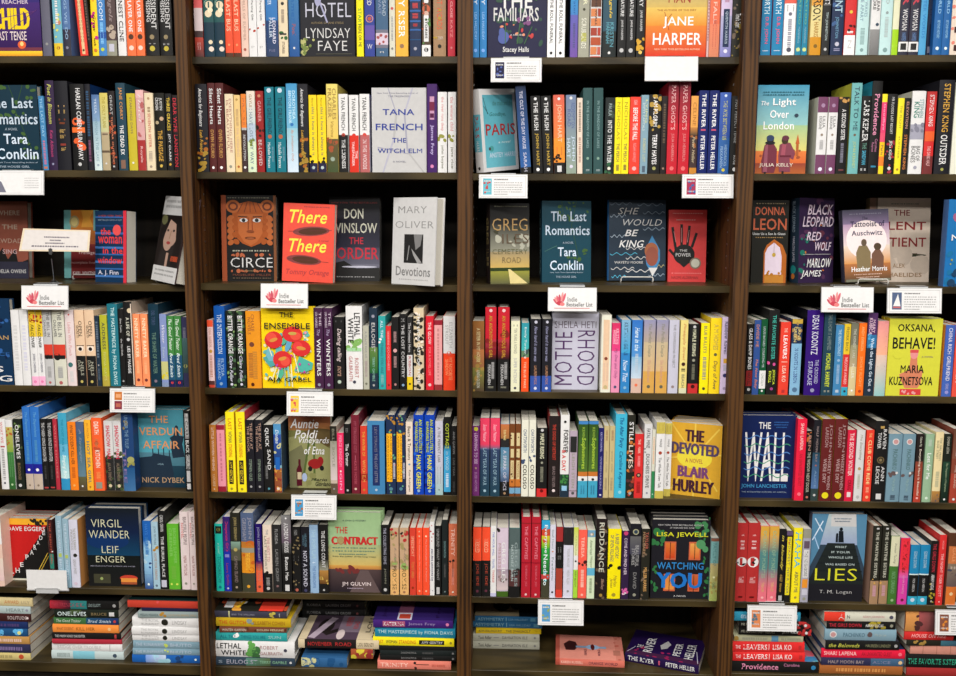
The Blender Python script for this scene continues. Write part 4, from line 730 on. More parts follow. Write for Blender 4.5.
# ---------------------------------------------------------------- flat stacks on the bottom shelf, listed from the bottom of each stack up
# left x, right x, spine top y, spine bottom y, colour, options; lettering along the spine from its left end
STACKS = [
('stack in the bottom left corner', 664, None, '''
-30 31 657 664 dc8;O85 c53 .7;M30 70 a96 .4
-30 30.5 648 657 335;M45 88 87a .4
-30 30 640.5 648 c95;M40 88 ecb .4
-30 28 633 640.5 258;C40 90 6be 8 .7;O86 ee9 .5
-30 28 626 633 236 D160;M20 85 547 .4
-30 31 618 626 422;T62 94 cbb .5 "SOLITUDE;O95 edd .3
-30 31 610.5 618 bcc;T60 90 899 .5 "HEART;O94 99a .35
-30 33 602 610.5 dc9 K221;T55 78 c85 .45 "AWARD;T82 96 ba8 .4 "LILY
'''),
('stack with the bright orange spine', 659.5, None, '''
52 124 651.5 659.5 cdd;B30 60 8cd;O88 456 .5;M8 26 9aa .5
52 122.6 644 651.5 eee;T8 70 ccc .5 "BRIDGE OVER TROUBLE;P82 83 bbb .8
53 122 639 644 b34
53 121 633 639 222;T4 48 ccc .5 "THE MARSH KINGS DAUGHTER;P91 94 b44 .7
53 119 625 633 f94;T6 32 a63 .4 "WHAT DOESNT;T36 64 a62 .45 "KILL HER;O86 fc8 .4
54 119 618 625 474 K246;B50 100 257 236;T4 42 cdc .5 i "The Good Traitor;T52 88 cde .5 i "Brad Smith;O94 c44 .4
55 118.5 610 618 232;C20 50 453 6 .6;T5 50 dee .6 "ONELEVES;T58 82 875 .4 "BRUCE;P86 94 ddd .5
50 118.8 598.5 607 222;B0 30 c34 423;B30 54 388;T2 50 b45 .5 "THE FRENCH GIRL;T56 74 9aa .4 "LEXIE ELLIOTT;O94 aaa .4
'''),
('stack with three matching white spines', 663.5, None, '''
132.6 200.2 655.5 663.5 26b;B20 50 8ae cde;C15 60 ade 7 .8;C66 82 247 4 .7;O94 eff .3
133.2 200 649 655.5 8ab;T4 46 bcd .5 "THE RUNAWAYS;C48 54 cd6 2 .5;T56 88 bcd .5 "BHUTTO
133.4 200 641.5 649 8ab;T4 46 bcd .5 "THE RUNAWAYS;C48 54 cd6 2 .5;T56 88 bcd .5 "BHUTTO
132.3 199.4 635 641.5 eee;T14 40 bbb .32 .2 "THE ROYAL;T14 40 bbb .32 -.22 "RUNAWAY;O49 332 .7;T60 82 bbb .5 "LINDSAY
132.3 199.4 627.5 635 eee;T14 40 bbb .32 .2 "THE ROYAL;T14 40 bbb .32 -.22 "RUNAWAY;O49 332 .7;T60 82 bbb .5 "LINDSAY
132.3 199.2 618 627.5 eee;T14 40 bbb .32 .2 "THE ROYAL;T14 40 bbb .32 -.22 "RUNAWAY;O49 332 .7;T60 82 bbb .5 "LINDSAY
138.4 198.7 609.5 615.5 9aa;T4 34 566 .5 "MEGAN MIRANDA;C38 46 b83 3 .7;T50 96 ba8 .4 "HOME FOR ERRING GIRLS
142 198 606 609.5 224
127.5 198 599 606 c43 K244;C42 48 d55 1 .6
'''),
('stack with the thick white green-splashed spine', 673, None, '''
214 295 665 673 345;B40 70 587 564;T6 11 9ab .4 "S;T16 54 aab .6 "EULOGIST;T57 90 8b9 .4 "TERRY GAMBLE;O95 ddd .3
213 295 648 664.5 eee;C45 56 6a5 6 .5;C48 54 474 2 .5;T5 35 222 .36 .2 "LETHAL;T10 41 222 .36 -.22 "WHITE;T58 80 b99 .24 .15 "ROBERT;T58 85 b99 .24 -.22 "GALBRAITH;O89 445 .2
216 287 636.5 645 3aa;C28 32 fff 2 .5;T6 28 278 .45 "ALL THE;T35 70 278 .45 "THINGS YOU ARE;T74 92 9cc .4 "SUN
220 286.6 631.5 637 743;C0 100 532 9 .5;T4 40 dcb .5 "WINTER GARDEN;T56 96 dca .4 "DOLEN PERKINS
216 291 624.5 633 ca2;T4 40 c52 .5 "THE GLITCH;C42 50 899 4 .5;T50 92 a72 .5 "ELISABETH COHEN
214 286.6 617.5 624.5 445 A7;B20 22 cc9;T24 56 99a .3 "AND THE SPELLING;C74 84 cb5 5 .5;P90 91 bbb .6
'''),
('stack topped by a slanted grey-and-cream cover', 671.5, None, '''
301.6 347 662 671.5 369;C0 40 cc9 4 .9;C30 90 258 4 .8;T4 22 ddb .6 i "Bongo
351 373 662 671.5 a53;C0 100 dc4 7 .7;C0 100 933 5 .6
298.5 379 652.5 661.5 322;B0 8 dca;B72 100 dca;T12 42 b33 .5 "NOVEMBER;T46 66 b33 .5 "ROAD;T74 94 654 .45 "LOU BERNEY
'''),
('stack of five matching black books', 638.5, 168, '''
302 365 630.5 638.5 222;T8 30 888 .36 "FLORIDA;T38 78 888 .36 "LAUREN GROFF;O88 744 .3
302 365 622.5 630.5 222;T8 30 888 .36 "FLORIDA;T38 78 888 .36 "LAUREN GROFF;O88 744 .3
302 365 614.5 622.5 222;T8 30 888 .36 "FLORIDA;T38 78 888 .36 "LAUREN GROFF;O88 744 .3
302 365 606.5 614.5 222;T8 30 888 .36 "FLORIDA;T38 78 888 .36 "LAUREN GROFF;O88 744 .3
302 365 598.5 606.5 222;T8 30 888 .36 "FLORIDA;T38 78 888 .36 "LAUREN GROFF;O88 744 .3
'''),
('stack with the purple book on top', 670.5, None, '''
377.7 451 661.5 670 e87;T4 42 fcb .55 "TRINITY;C46 52 322 2 .5;P52 70 532 .08 .1;M74 92 c65 .3
380 456 656.5 661.5 222;T28 48 888 .4 "DOGMATICA;M56 70 555 .35;O96 888 .4
380 456 651 656.5 233;T28 48 888 .4 "DOGMATICA;M56 70 555 .35;O96 888 .4
380 455 647 651 222 K322
373 454 638.5 646.5 fe2;T4 13 d72 .5 "LAST;T16 30 543 .5 "WOMAN;T32 53 d72 .5 "STANDING;P57 88 332 .55;T60 86 eee .35 "AMY GENTRY;O96 a93 .3
374.8 455.3 628 638 28a;T4 97 bdd .5 "THE MASTERPIECE by FIONA DAVIS
373.3 453 620 628 427;P12 40 a57 .7;T13 39 eee .5 "KATERINA;T44 78 98b .5 "James Frey;O93 e8b .4
'''),
('stack of two blue-spined tan books', 649, None, '''
473 539.4 641.5 649 bba;T8 28 444 .5 0 b "Toni Adler;P31 39 888 .1;T44 82 666 .45 "DAMNATION ISLE;O93 888 .3
473 539.4 634 641.5 bba;T8 28 444 .5 0 b "Toni Adler;P31 39 888 .1;T44 82 666 .45 "DAMNATION ISLE;O93 888 .3
476 541 628.5 634 ec2;T4 40 764 .5 "ALAN HOLLINGHURST;T46 84 764 .5 "THE SPARSHOLT
472 542 622 628 37a Kba8 D150 ;T4 46 9cd .6 "ASYMMETRY;P49 50 9cd .7;T53 84 8bd .4 "LISA HALLIDAY;P88 96 6ac .6
475 538 612 617.8 37a Kba8 D150;T4 46 9cd .6 "ASYMMETRY;P49 50 9cd .7;T53 84 8bd .4 "LISA HALLIDAY;P88 96 6ac .6
'''),
('stack with two matching red spines', 680, 8, '''
731 818 668 679 222 K6bc;T12 54 e9b .6 "Providence;T60 78 b79 .3 .2 "Caroline;O94 38b .4
732.2 804.5 658 667.5 e33;T4 11 fdd .4 "THE;T15 48 fee .6 "LEAVERS;P50 51 fcc .6;T56 82 fee .6 "LISA KO;M92 96 b33 .4
732 804 648 658 e33;T4 11 fdd .4 "THE;T15 48 fee .6 "LEAVERS;P50 51 fcc .6;T56 82 fee .6 "LISA KO;M92 96 b33 .4
733.8 803 641.5 647.5 bb9;B54 64 69b;M12 48 998 .4;O3 a84 .8;M68 96 998 .4
739 811 635 642.5 222;T3 50 bba .42 "MR FLOODS LAST RESORT;T60 84 eee .45 "JESS KIDD;C82 100 b33 12 .5;O93 ddd .4
739 810 627 634.5 222;T3 50 bba .42 "MR FLOODS LAST RESORT;T60 84 eee .45 "JESS KIDD;C82 100 b33 12 .5;O93 ddd .4
733.8 800 614.5 623.5 39b K134;T10 40 cde .5 "GOING DOWN;P92 96 bde .5
'''),
('stack topped by the white-and-red spine', 684, 8, '''
819 902 675.5 684 a63;M20 80 d95 .4
821 903 668 675.5 335;B60 100 468;T8 52 a99 .5 "HALF MOON BAY;T62 84 88a .4 "ALICE;O96 ec9 .5
821 904.5 659 668 e24 K235;T3 42 fcc .5 "SHARI LAPENA;T48 84 a23 .5 "AN UNWANTED GUEST;O94 f78 .4
825 899 647 655.5 222 K334;T4 46 cc5 .5 i "the Beloveds;T54 88 886 .4 "MAUREEN LINDLEY;O95 aaa .4
824 895.6 633.5 645 8ab;O12 ddd .6;O12 c99 .42;T26 56 578 .4 "PACHINKO;C62 66 655 2 .5;T70 86 abb .35 "Min Jin Lee
826.6 895 625.5 633.5 222;C55 90 a93 10 .6;T3 50 c34 .5 "THE GIRLS DOWN;T56 82 ddd .4 "ABRAM LUCAS;O94 998 .4
823.5 895 616 625.5 ddc;B0 29 e43;T20 28 eee .6 "A;T32 36 555 .4 "N;T54 84 c99 .35 "ADAM JOHNSON;O94 556 .4
'''),
('stack in the bottom right corner', 684, 8, '''
906 974 676 684 a33
906 974 663 676 222;T2 74 3a8 .5 "THE FAVORITE SISTER;O80 d38 .4
910 972 653.5 662.5 d98;P20 21 b76 1;P42 43 b76 1;P64 65 b76 1
906 974 648 653.5 332;C10 30 a84 6 .6;B50 100 478 346
904 953 639.5 648 d33;T14 86 fbb .5 i "HOUSE ON FIRE
904 970 618 639 854;B0 20 d95;B20 45 a55 644;B45 62 d83;C46 60 e94 4 .4;B62 100 643;C12 24 533 4 .25
'''),
]
# ---------------------------------------------------------------- face-out books
# row bay | left x, right x, top y of the front cover, distance behind the shelf edge (mm), yaw, backward tilt, sideways lean, thickness (mm) | colours front, spine | copies behind | label | short name; printing on the front; ... ; ~ printing on the spine
FACES = '''
1 1|-16 42.7 -34 8 0 0 0 30|327 214|0|purple face-out book with huge yellow capitals in the top left corner|huge yellow capitals;R 0 1 .4 .9 427 315;R 0 1 .9 .95 734;R 0 1 .94 1 fd3 e92;E .66 .87 .07 .045 e63;E .66 .86 .03 .025 fd8;T .08 .81 .37 .43 dcd "JACK REACHER;T .2 .81 .46 .7 fd1 h "CHILD;T .22 .75 .72 .82 edd "PAST TENSE;S 0 .62 .9 .5 637 .01;S .05 .9 .95 .48 637 .008
1 2|301 355 -34 9 0 0 0 30|223 223|0|black face-out book with thin silver art deco capitals|art deco lettering;T .1 .94 .4 .56 ccd r "HOTEL;S .36 .38 .5 .62 aac .03;E .33 .36 .06 .08 aac;T .2 .8 .61 .64 875 "AUTHOR OF JANE STEELE;T .1 .92 .68 .79 ddd r "LYNDSAY;T .32 .86 .82 .93 ddd r "FAYE;C 0 .25 .78 .98 bb7 16 .05;C 0 .25 .78 .98 784 10 .05;R .28 .95 .965 .97 665
1 3|487.5 546.5 -34 9 0 0 0 30|224 224|0|navy face-out book with white title over painted flowers|painted flower bouquet;C .1 .9 .25 .85 354 26 .07;T .2 .75 .3 .46 eee "THE;T .1 .86 .45 .6 ddd "FAMILIARS;C .2 .8 .62 .78 c44 6 .05;C .2 .75 .6 .76 e97 4 .04;C .5 .72 .55 .72 858 6 .05;E .27 .78 .09 .07 56a 30;E .24 .72 .05 .05 56a;T .38 .6 .74 .76 ccc "A NOVEL;T .26 .7 .88 .955 eee "Stacey Halls;S .3 .85 .3 .62 474 .012;S .5 .85 .55 .6 474 .012;S .62 .85 .75 .66 474 .012
1 3|645 705.6 -34 8 0 0 0 26|e84 d52|0|orange face-out book with a desert sunset and white capitals|desert sunset;R 0 1 0 .45 9b9 db6;R 0 1 .45 .65 ec6 e93;R 0 1 .65 1 e83 d32;T .36 .72 .3 .4 a43 "MAN;T .3 .72 .2 .28 a43 "LOST;T .18 .82 .47 .49 a52 "THE AUTHOR OF THE DRY;S .34 .58 .38 .7 b52 .012;S .34 .58 .3 .5 b52 .01;S .35 .58 .42 .52 b52 .01;T .28 .78 .55 .68 fff "JANE;T .12 .92 .73 .86 fff "HARPER;T .15 .9 .9 .92 fca "NEW YORK TIMES BESTSELLING AUTHOR
2 1|-14 41.5 85 8 0 0 0 28|134 134|0|dark teal face-out book with leafy vines at the left edge of the second shelf|leafy vines;S .5 0 .6 .2 352 .01;S .75 0 .6 .3 352 .01;S .6 .3 .85 .75 352 .01;C .3 .95 0 .4 463 16 .06;C .6 .95 .4 .95 463 10 .05;T .1 .92 .15 .27 cde "The Last;T .06 .99 .33 .46 cde "Romantics;T .4 .62 .5 .53 abc "A NOVEL;T .36 .79 .57 .69 def "Tara;T .22 .97 .74 .87 def "Conklin;T .1 .95 .9 .92 abc "New York Times Bestselling Author of;T .25 .8 .945 .97 abc "THE HOUSE GIRL
2 2|372.5 426.6 87.7 9 0 0 0 34|ccc 34a|0|silver face-out book with navy capitals and pale branches|navy-on-silver;S .3 0 .45 .3 aab .02;S .75 0 .6 .3 bbc .03;S .45 .3 .4 .6 bbb .04;S .6 .3 .65 .75 aab .03;S .1 .7 .7 .78 aab .02;S .65 .75 .95 1 bbb .03;S .4 .6 .2 1 bbc .03;T .1 .85 .055 .075 889 "New York Times bestselling author of;T .3 .7 .09 .11 889 "THE TRESPASSER;T .2 .78 .25 .32 349 "TANA;T .07 .93 .42 .5 349 "FRENCH;T .37 .63 .59 .645 349 "THE;T .1 .92 .715 .77 349 "WITCH ELM;T .38 .62 .86 .88 889 "A NOVEL
2 3|484 518 90.5 12 48 0 -6 27|eee ddd|0|turquoise face-out book in a white border with red title, turned sideways|turquoise sideways-turned;R .08 .92 .07 .95 6bc 7cd;S .1 .2 .22 .3 244 .012;S .1 .1 .2 .3 244 .012;T .25 .7 .28 .34 377 i "Goodbye,;T .12 .95 .42 .56 b33 "PARIS;T .45 .8 .63 .66 eff i "a novel;E .25 .72 .06 .035 5aa;E .2 .72 .03 .02 544;T .18 .95 .77 .83 def "ANSTEY HARRIS;T .35 .9 .14 .2 599 i "the trials and the;~;B30 75 6bc;T32 58 b33 .6 "PARIS;T62 78 eee .4 "HARRIS;O95 333 .3
2 4|754.5 805 85 9 0 0 0 30|7bc 47a|0|face-out book with two women in maroon coats under a turquoise sky|two women in maroon coats;R 0 1 0 .45 49b 9cc;R 0 1 .45 .8 ac9 ed7;R 0 1 .74 .9 e84 d63;R 0 1 .88 1 943 b63;C 0 1 .72 .82 a53 10 .06;S .82 .62 .82 .8 b63 .05;G c63 .78 .66 .82 .55 .86 .66;G 734 .17 .68 .24 .645 .34 .65 .42 .72 .42 .9 .38 .99 .14 .99 .12 .86;G 845 .47 .67 .56 .64 .68 .65 .78 .76 .75 .84 .68 .82 .7 .98 .48 .98 .45 .8;G 956 .18 .69 .24 .66 .24 .98 .16 .98;G a56 .52 .66 .6 .65 .58 .8 .5 .8;R .48 .7 .79 .81 623;E .28 .615 .07 .045 322;E .57 .62 .065 .045 432;E .28 .595 .075 .035 346;E .58 .595 .07 .03 634;E .28 .65 .1 .02 223;S .2 .98 .2 1 322 .04;S .55 .97 .55 1 322 .04;T .3 .75 .15 .25 fff "Light;T .25 .62 .28 .37 fff "Over;T .13 .73 .41 .5 fff "London;T .07 .22 .18 .23 fff i "The;E .77 .34 .04 .02 345;M .1 .9 .08 267 .012;M .1 .9 .11 267 .012;T .08 .75 .88 .93 edc "JULIA KELLY
4 1|-32 14.4 299 8 0 0 0 26|135 124|0|dark blue face-out book with gold letters cut by the left edge of the photo|gold-lettered dark blue;C .3 1 0 1 36a 14 .09;C .4 1 0 1 124 10 .07;T .45 .95 .42 .47 b96 "CHAN;T .45 .8 .78 .85 eee "IS;T .35 .97 .89 .96 eee "NG;T .3 .95 .62 .66 36a "GRACE
4 2|263 315 307 8 0 0 0 30|fd1 ec1|0|yellow face-out book covered in red poppies|red poppies;C .06 .94 .3 .9 eec 40 .06;C .06 .94 .28 .88 6bb 26 .07;C .08 .94 .3 .8 c4a 20 .035;C .1 .95 .3 .85 e9b 16 .03;G 5aa .02 .62 .18 .58 .3 .7 .16 .74;G 7bc .08 .58 .12 .5 .22 .55 .26 .66 .14 .66;G 5b9 .28 .82 .4 .72 .42 .82 .3 .94;G 5ba .62 .78 .72 .6 .98 .68 .96 .76 .8 .8;S .3 .7 .2 .88 eec .02;S .34 .72 .28 .9 eec .02;S .5 .7 .52 .97 9cc .03;S .56 .7 .58 .98 eec .02;S .44 .7 .44 .97 7bb .02;S .1 .4 .2 .6 eec .02;S .62 .56 .7 .8 eec .02;S .82 .6 .94 .52 eec .025;E .52 .46 .05 .09 6ac 20;E .47 .38 .05 .09 5b9 30;E .24 .4 .17 .105 d33;E .2 .37 .1 .06 e54 20;E .6 .33 .19 .095 d33;E .66 .35 .1 .05 e54;E .76 .5 .18 .1 d33;E .7 .48 .09 .06 e44;E .4 .64 .18 .105 d33;E .45 .66 .09 .06 e54;E .24 .4 .08 .022 d94 -20;E .6 .32 .08 .02 ca5;E .76 .5 .09 .022 d94 10;E .4 .63 .08 .022 d94 -15;C .15 .95 .68 .8 c4a 6 .035;T .36 .62 .06 .12 221 "THE;T .07 .94 .19 .265 123 "ENSEMBLE;T .75 .93 .79 .815 542 i "a novel;T .1 .95 .86 .93 222 "AJA GABEL
4 3|551.5 597.2 313.5 40 0 0 0 22|ccd 99a|2|grey face-out book with its purple title printed sideways|sideways purple title;T .05 .95 .1 .19 545 r "SHEILA HETI;V .06 .44 .24 .94 536 r "MOTHE;V .55 .93 .22 .94 536 r "RHOOD
4 4|885 937.6 318.5 8 0 0 0 20|dd4 db3|2|yellow face-out book with a raised pink hand|raised pink hand;G d86 .44 .48 .56 .48 .58 .66 .68 .68 .66 .84 .6 .9 .36 .9 .28 .8 .24 .72 .42 .66;E .5 .46 .075 .06 e99;R .42 .58 .4 .44 d55;R .27 .67 .91 .99 d44;C .3 .65 .92 .98 eaa 8 .03;T .16 .86 .07 .18 222 "OKSANA,;T .08 .88 .24 .39 222 "BEHAVE!;E .2 .47 .1 .05 dd4;T .64 .86 .48 .5 987 "A NOVEL;T .26 .7 .6 .7 222 "MARIA;T .06 .88 .75 .86 222 "KUZNETSOVA
5 1|139 186 409.5 40 0 0 0 26|378 135|1|blue-green face-out book with orange capitals and a statue on horseback|horseback statue;R 0 1 0 .55 489 5ab;R 0 1 .55 .75 589 478;R 0 1 .72 1 245 134;G 234 .0 .62 .3 .6 .35 .56 .7 .6 .75 .8 .75 1 0 1;S .33 .62 .33 .5 234 .02;S .45 .62 .45 .5 234 .02;S .56 .62 .56 .48 234 .02;S .68 .62 .68 .52 234 .02;G 234 .72 .5 .75 .42 .7 .36 .78 .33 .82 .26 .88 .26 .9 .33 1 .34 .96 .44 1 .6 .75 .62;E .85 .24 .04 .04 234;T .28 .68 .08 .17 d96 "THE;T .06 .97 .23 .33 d96 "VERDUN;T .13 .9 .4 .5 d96 "AFFAIR;T .42 .55 .69 .71 9bc "A NOVEL;T .08 .98 .87 .94 b97 "NICK DYBEK
5 2|290 331.5 416 50 0 0 0 26|774 564|0|green face-out book with a red scooter, a wine bottle and white script|red scooter and wine bottle;R 0 1 0 .2 843 a74;E .75 .3 .5 .13 653;G 996 0 .3 .4 .25 1 .45 1 1 0 1;G 775 0 .5 .3 .4 .45 .6 .2 1 0 1;S .5 .3 .35 .8 563 .05;S .6 .35 .6 .9 563 .05;C .4 .98 .75 .95 885 8 .1;E .62 .66 .17 .07 922;E .75 .62 .07 .06 922;E .5 .73 .05 .035 222;E .78 .72 .05 .035 222;G 512 .22 .68 .22 .6 .27 .6 .27 .68 .3 .74 .3 .97 .17 .97 .17 .74;R .19 .29 .78 .88 cb9;E .36 .85 .06 .06 abd;T .04 .72 .04 .17 eee i "Auntie;T .14 .7 .19 .31 eee i "Poldi;T .24 .97 .29 .4 eee i "Vineyards;T .36 .85 .42 .53 eee i "of Etna;T .52 .9 .86 .9 332 i "Mario;T .62 .98 .91 .97 332 i "Giordano
5 3|667 715.5 421.5 52 -20 0 0 22|da3 b82|3|golden face-out book with purple sunburst lettering, turned towards the left|golden sunburst;S .5 .45 .05 .02 ec5 .03;S .5 .45 .5 0 ec5 .03;S .5 .45 .95 .05 ec5 .03;S .5 .45 1 .4 ec5 .03;S .5 .45 .95 .9 ec5 .03;S .5 .45 .5 1 ec5 .03;S .5 .45 .05 .95 ec5 .03;S .5 .45 0 .5 ec5 .03;E .5 .47 .33 .15 ed4;T .32 .66 .09 .25 423 h "THE;T .07 .95 .27 .43 546 h "DEVOTED;T .33 .66 .48 .54 b74 "A NOVEL;T .2 .78 .59 .74 747 h "BLAIR;T .12 .88 .78 .95 423 h "HURLEY
5 4|739.5 793 415.5 22 0 0 0 28|125 124|1|navy face-out book with tall white letters crossed by blue and green waves|wave-crossed letters;T .3 .52 .08 .16 eee "THE;M .58 .85 .08 36a .012;M .58 .85 .11 36a .012;M .62 .82 .14 36a .012;T .05 .88 .2 .8 eee "WALL;W .05 .9 .26 .02 58c 3 .012;W .05 .9 .36 .02 497 3 .012;W .05 .9 .46 .02 58c 3 .012;W .05 .9 .56 .02 497 3 .012;W .05 .9 .64 .02 58c 3 .012;W .05 .9 .73 .02 497 3 .012;T .02 .87 .83 .89 49c "JOHN LANCHESTER;T .03 .87 .92 .935 9ab "THE ACCLAIMED AUTHOR OF CAPITAL
6 1|9 50.5 518.5 48 0 0 0 24|c22 a22|2|red-and-black face-out book split by a diagonal road|diagonal black road;R 0 1 0 .1 fb3;G 222 .05 1 1 .1 1 .98 .15 .98;C .5 1 .02 .12 332 8 .08;R 0 .05 .0 1 ddc;R 0 1 .97 1 ddc;T .05 .95 .13 .2 eee "DAVE EGGERS;S .68 .9 .98 .55 db4 .02;S .74 .9 1 .6 db4 .02;T .04 .14 .88 .97 eee "T;T .18 .28 .8 .88 eee "H;T .3 .38 .71 .78 eee "E;T .44 .52 .58 .66 eee "P;T .56 .64 .5 .58 eee "A;T .65 .72 .42 .5 eee "R;T .73 .8 .35 .42 eee "A;T .8 .88 .27 .34 eee "D;T .88 .95 .2 .26 eee "E
6 1|89.3 141.5 508.5 16 0 0 0 30|135 224|1|navy face-out book with cream capitals above a small glowing red diner|glowing red diner;R 0 1 0 .3 123 124;R 0 1 .3 .62 124 146;R 0 1 .6 1 122 222;E .4 .42 .4 .1 136;T .1 .68 .14 .24 ddb r "VIRGIL;T .05 .82 .28 .38 ddb r "WANDER;T .28 .6 .48 .57 ddb r "LEIF;T .16 .72 .61 .69 ddb r "ENGER;T .05 .9 .73 .745 99a "BESTSELLING AUTHOR OF PEACE LIKE A RIVER;E .77 .89 .17 .04 c43;R .62 .92 .89 .95 e94;R .62 .92 .94 .97 a53;R .1 .42 .84 .96 443;E .25 .9 .03 .02 9a6
6 2|329.2 381.6 512.5 14 0 0 0 24|9b8 787|1|pale green face-out book with red title above a dark road|pale green sky;R 0 1 0 .4 9b8 ac9;R 0 1 .4 .7 ab8 db6;R 0 1 .66 .74 da5 a53;R 0 1 .71 1 544 323;G 655 .6 .72 .75 .72 .98 1 .4 1;C 0 .6 .68 .74 733 8 .09;T .28 .72 .09 .115 455 "A JOHN Q MYSTERY;T .14 .37 .18 .26 c33 "THE;T .07 .93 .3 .4 c33 h "CONTRACT;E .24 .35 .06 .045 a96;M .08 .9 .44 687 .012;M .08 .9 .48 687 .012;M .2 .75 .52 687 .012;T .08 .9 .54 .56 454 "from the author of the long count;T .25 .8 .87 .93 edd "JM GULVIN;M .35 .65 .95 bab .01
6 3|650 707.8 520 12 0 0 0 26|223 222|3|black face-out book with four lit windows and green ivy|ivy and lit windows;C .74 1 .0 .2 485 10 .08;C 0 .2 .15 .32 374 8 .08;C .9 1 .2 .95 374 10 .06;C .0 .1 .4 .9 374 7 .05;R .22 .42 .27 .5 c64;R .64 .84 .27 .5 c64;R .22 .42 .68 .9 c64;R .64 .84 .68 .9 c64;R .24 .4 .29 .48 d73 c42;R .66 .82 .29 .48 ea5 d63;R .24 .4 .7 .88 d84 e94;R .66 .82 .7 .88 c63 b42;S .32 .28 .32 .49 532 .012;S .74 .28 .74 .49 542 .012;S .32 .69 .32 .9 532 .012;S .74 .69 .74 .9 532 .012;E .84 .3 .08 .06 596 -30;E .92 .36 .05 .04 596;T .1 .88 .05 .07 bbb "NEW YORK TIMES BESTSELLING AUTHOR;T .3 .72 .085 .105 bbb "OF THEN SHE WAS GONE;T .08 .96 .15 .22 dd3 "LISA JEWELL;T .1 .9 .53 .62 38c "WATCHING;T .1 .87 .66 .86 27c h "YOU;T .4 .62 .95 .97 ccc "A NOVEL
6 4|807.8 861.5 514 16 0 0 0 26|345 445|0|face-out book with a dark staircase climbing to two small figures|dark staircase;R 0 1 0 .35 bcc 9ac;R .35 1 0 .14 ccc;G 58a 0 0 .3 0 .15 .4 0 .6;S .05 .05 .2 .2 cde .02;S .2 .08 .02 .3 def .02;S .05 .25 .15 .4 ace .02;G 58a .8 0 1 0 1 .6 .85 .35;G 233 .3 .33 .8 .33 1 .75 1 1 0 1 0 .75;S .27 .4 .83 .4 123 .012;S .2 .48 .88 .48 123 .012;S .14 .56 .92 .56 123 .012;S .07 .65 .97 .65 123 .014;S .0 .75 1 .75 123 .016;R 0 1 .8 1 223;E .54 .17 .03 .02 123;G 123 .5 .19 .58 .19 .6 .32 .5 .32;G 123 .45 .24 .49 .24 .49 .32 .45 .32;E .47 .23 .02 .015 123;M .4 .72 .05 789 .012;M .42 .7 .08 789 .012;T .44 .66 .36 .385 bcc "WHAT;T .38 .73 .42 .445 bcc "IF YOUR;T .33 .78 .48 .505 bcc "WHOLE LIFE;T .28 .82 .56 .585 bcc "WAS BASED ON;T .1 .88 .62 .76 dd3 r "LIES;T .2 .8 .87 .92 ccc r "T. M. Logan
3 1|-22 29 201 190 0 4 0 30|954 643|0|brown face-out book with faded white capitals behind the cream placard|;R 0 1 0 .6 743 954;G 222 .3 1 .35 .75 .5 .6 .6 .75 .75 .62 .8 .8 1 .75 1 1;R 0 1 .78 1 334;T .4 .85 .12 .18 a98 "WHERE;T .5 .8 .3 .36 a98 "THE;T .2 .95 .48 .54 b98 "CRAWDADS;T .5 .78 .62 .68 caa "SING;T .4 .95 .88 .93 ccc "DELIA OWENS
3 1|64.5 99 211 175 0 6 0 20|a43 8cc|0|orange-and-maroon face-out book with a turquoise spine strip behind the cream placard|;R 0 .2 0 1 7bb;R .2 1 0 .25 d83;R .2 1 .25 .5 d83 a53;R .2 1 .5 1 722;G ea4 .5 0 .85 0 .75 .12 .85 .25 .5 .25 .55 .12;R .85 1 0 .3 7bb;E .3 .17 .14 .09 ba7;E .3 .17 .1 .065 dc8;T .4 .95 .6 .66 dbb "Trafalgar;T .2 .9 .75 .8 c99 "Incomplete lives;T .25 .98 .9 .95 dcc "KARL WHITNEY
3 1|95.5 131 210.5 85 -16 4 0 40|135 224|0|navy striped face-out book with red title and a red edge strip|;R 0 1 .08 .1 36a;R 0 1 .2 .22 247;R 0 1 .3 .33 36a;R 0 1 .42 .45 247;R 0 1 .5 .53 47b;R 0 1 .6 .62 36a;R 0 1 .7 .73 47b;R 0 1 .8 .82 36a;R 0 1 .9 .93 47b;R .9 1 0 1 d34;T .1 .85 .06 .085 a44 "A NEW YORK TIMES;T .1 .85 .12 .14 89a "BESTSELLER NOW A FILM;E .7 .27 .13 .075 e55;T .18 .5 .24 .34 e44 "the;T .1 .86 .36 .46 e44 "woman;T .25 .88 .51 .6 e44 "in the;T .08 .86 .64 .74 e44 "window;T .1 .75 .83 .91 dde "A. J. Finn
3 1|151.5 178 197 75 -46 12 2 32|433 333|0|leaning face-out book with a dark portrait between two pale bands|;R 0 1 0 .22 ccc;M .1 .9 .06 999 .03;M .1 .9 .12 999 .03;R 0 1 .22 .82 322;E .5 .42 .28 .17 b98;E .42 .5 .2 .14 b98;E .36 .4 .04 .015 322;E .6 .4 .04 .015 322;S .5 .4 .46 .5 975 .02;E .45 .545 .08 .018 a44;G 211 .25 .22 .8 .22 .95 .6 .9 .82 .66 .82 .74 .5 .66 .32 .4 .27 .25 .45 .1 .82 0 .82 .05 .4;E .15 .28 .12 .06 664;R .44 .54 .66 .82 b98;M .66 .94 .72 c53 .06;R 0 1 .82 1 ddd;M .1 .9 .87 999 .02;M .1 .9 .92 999 .02
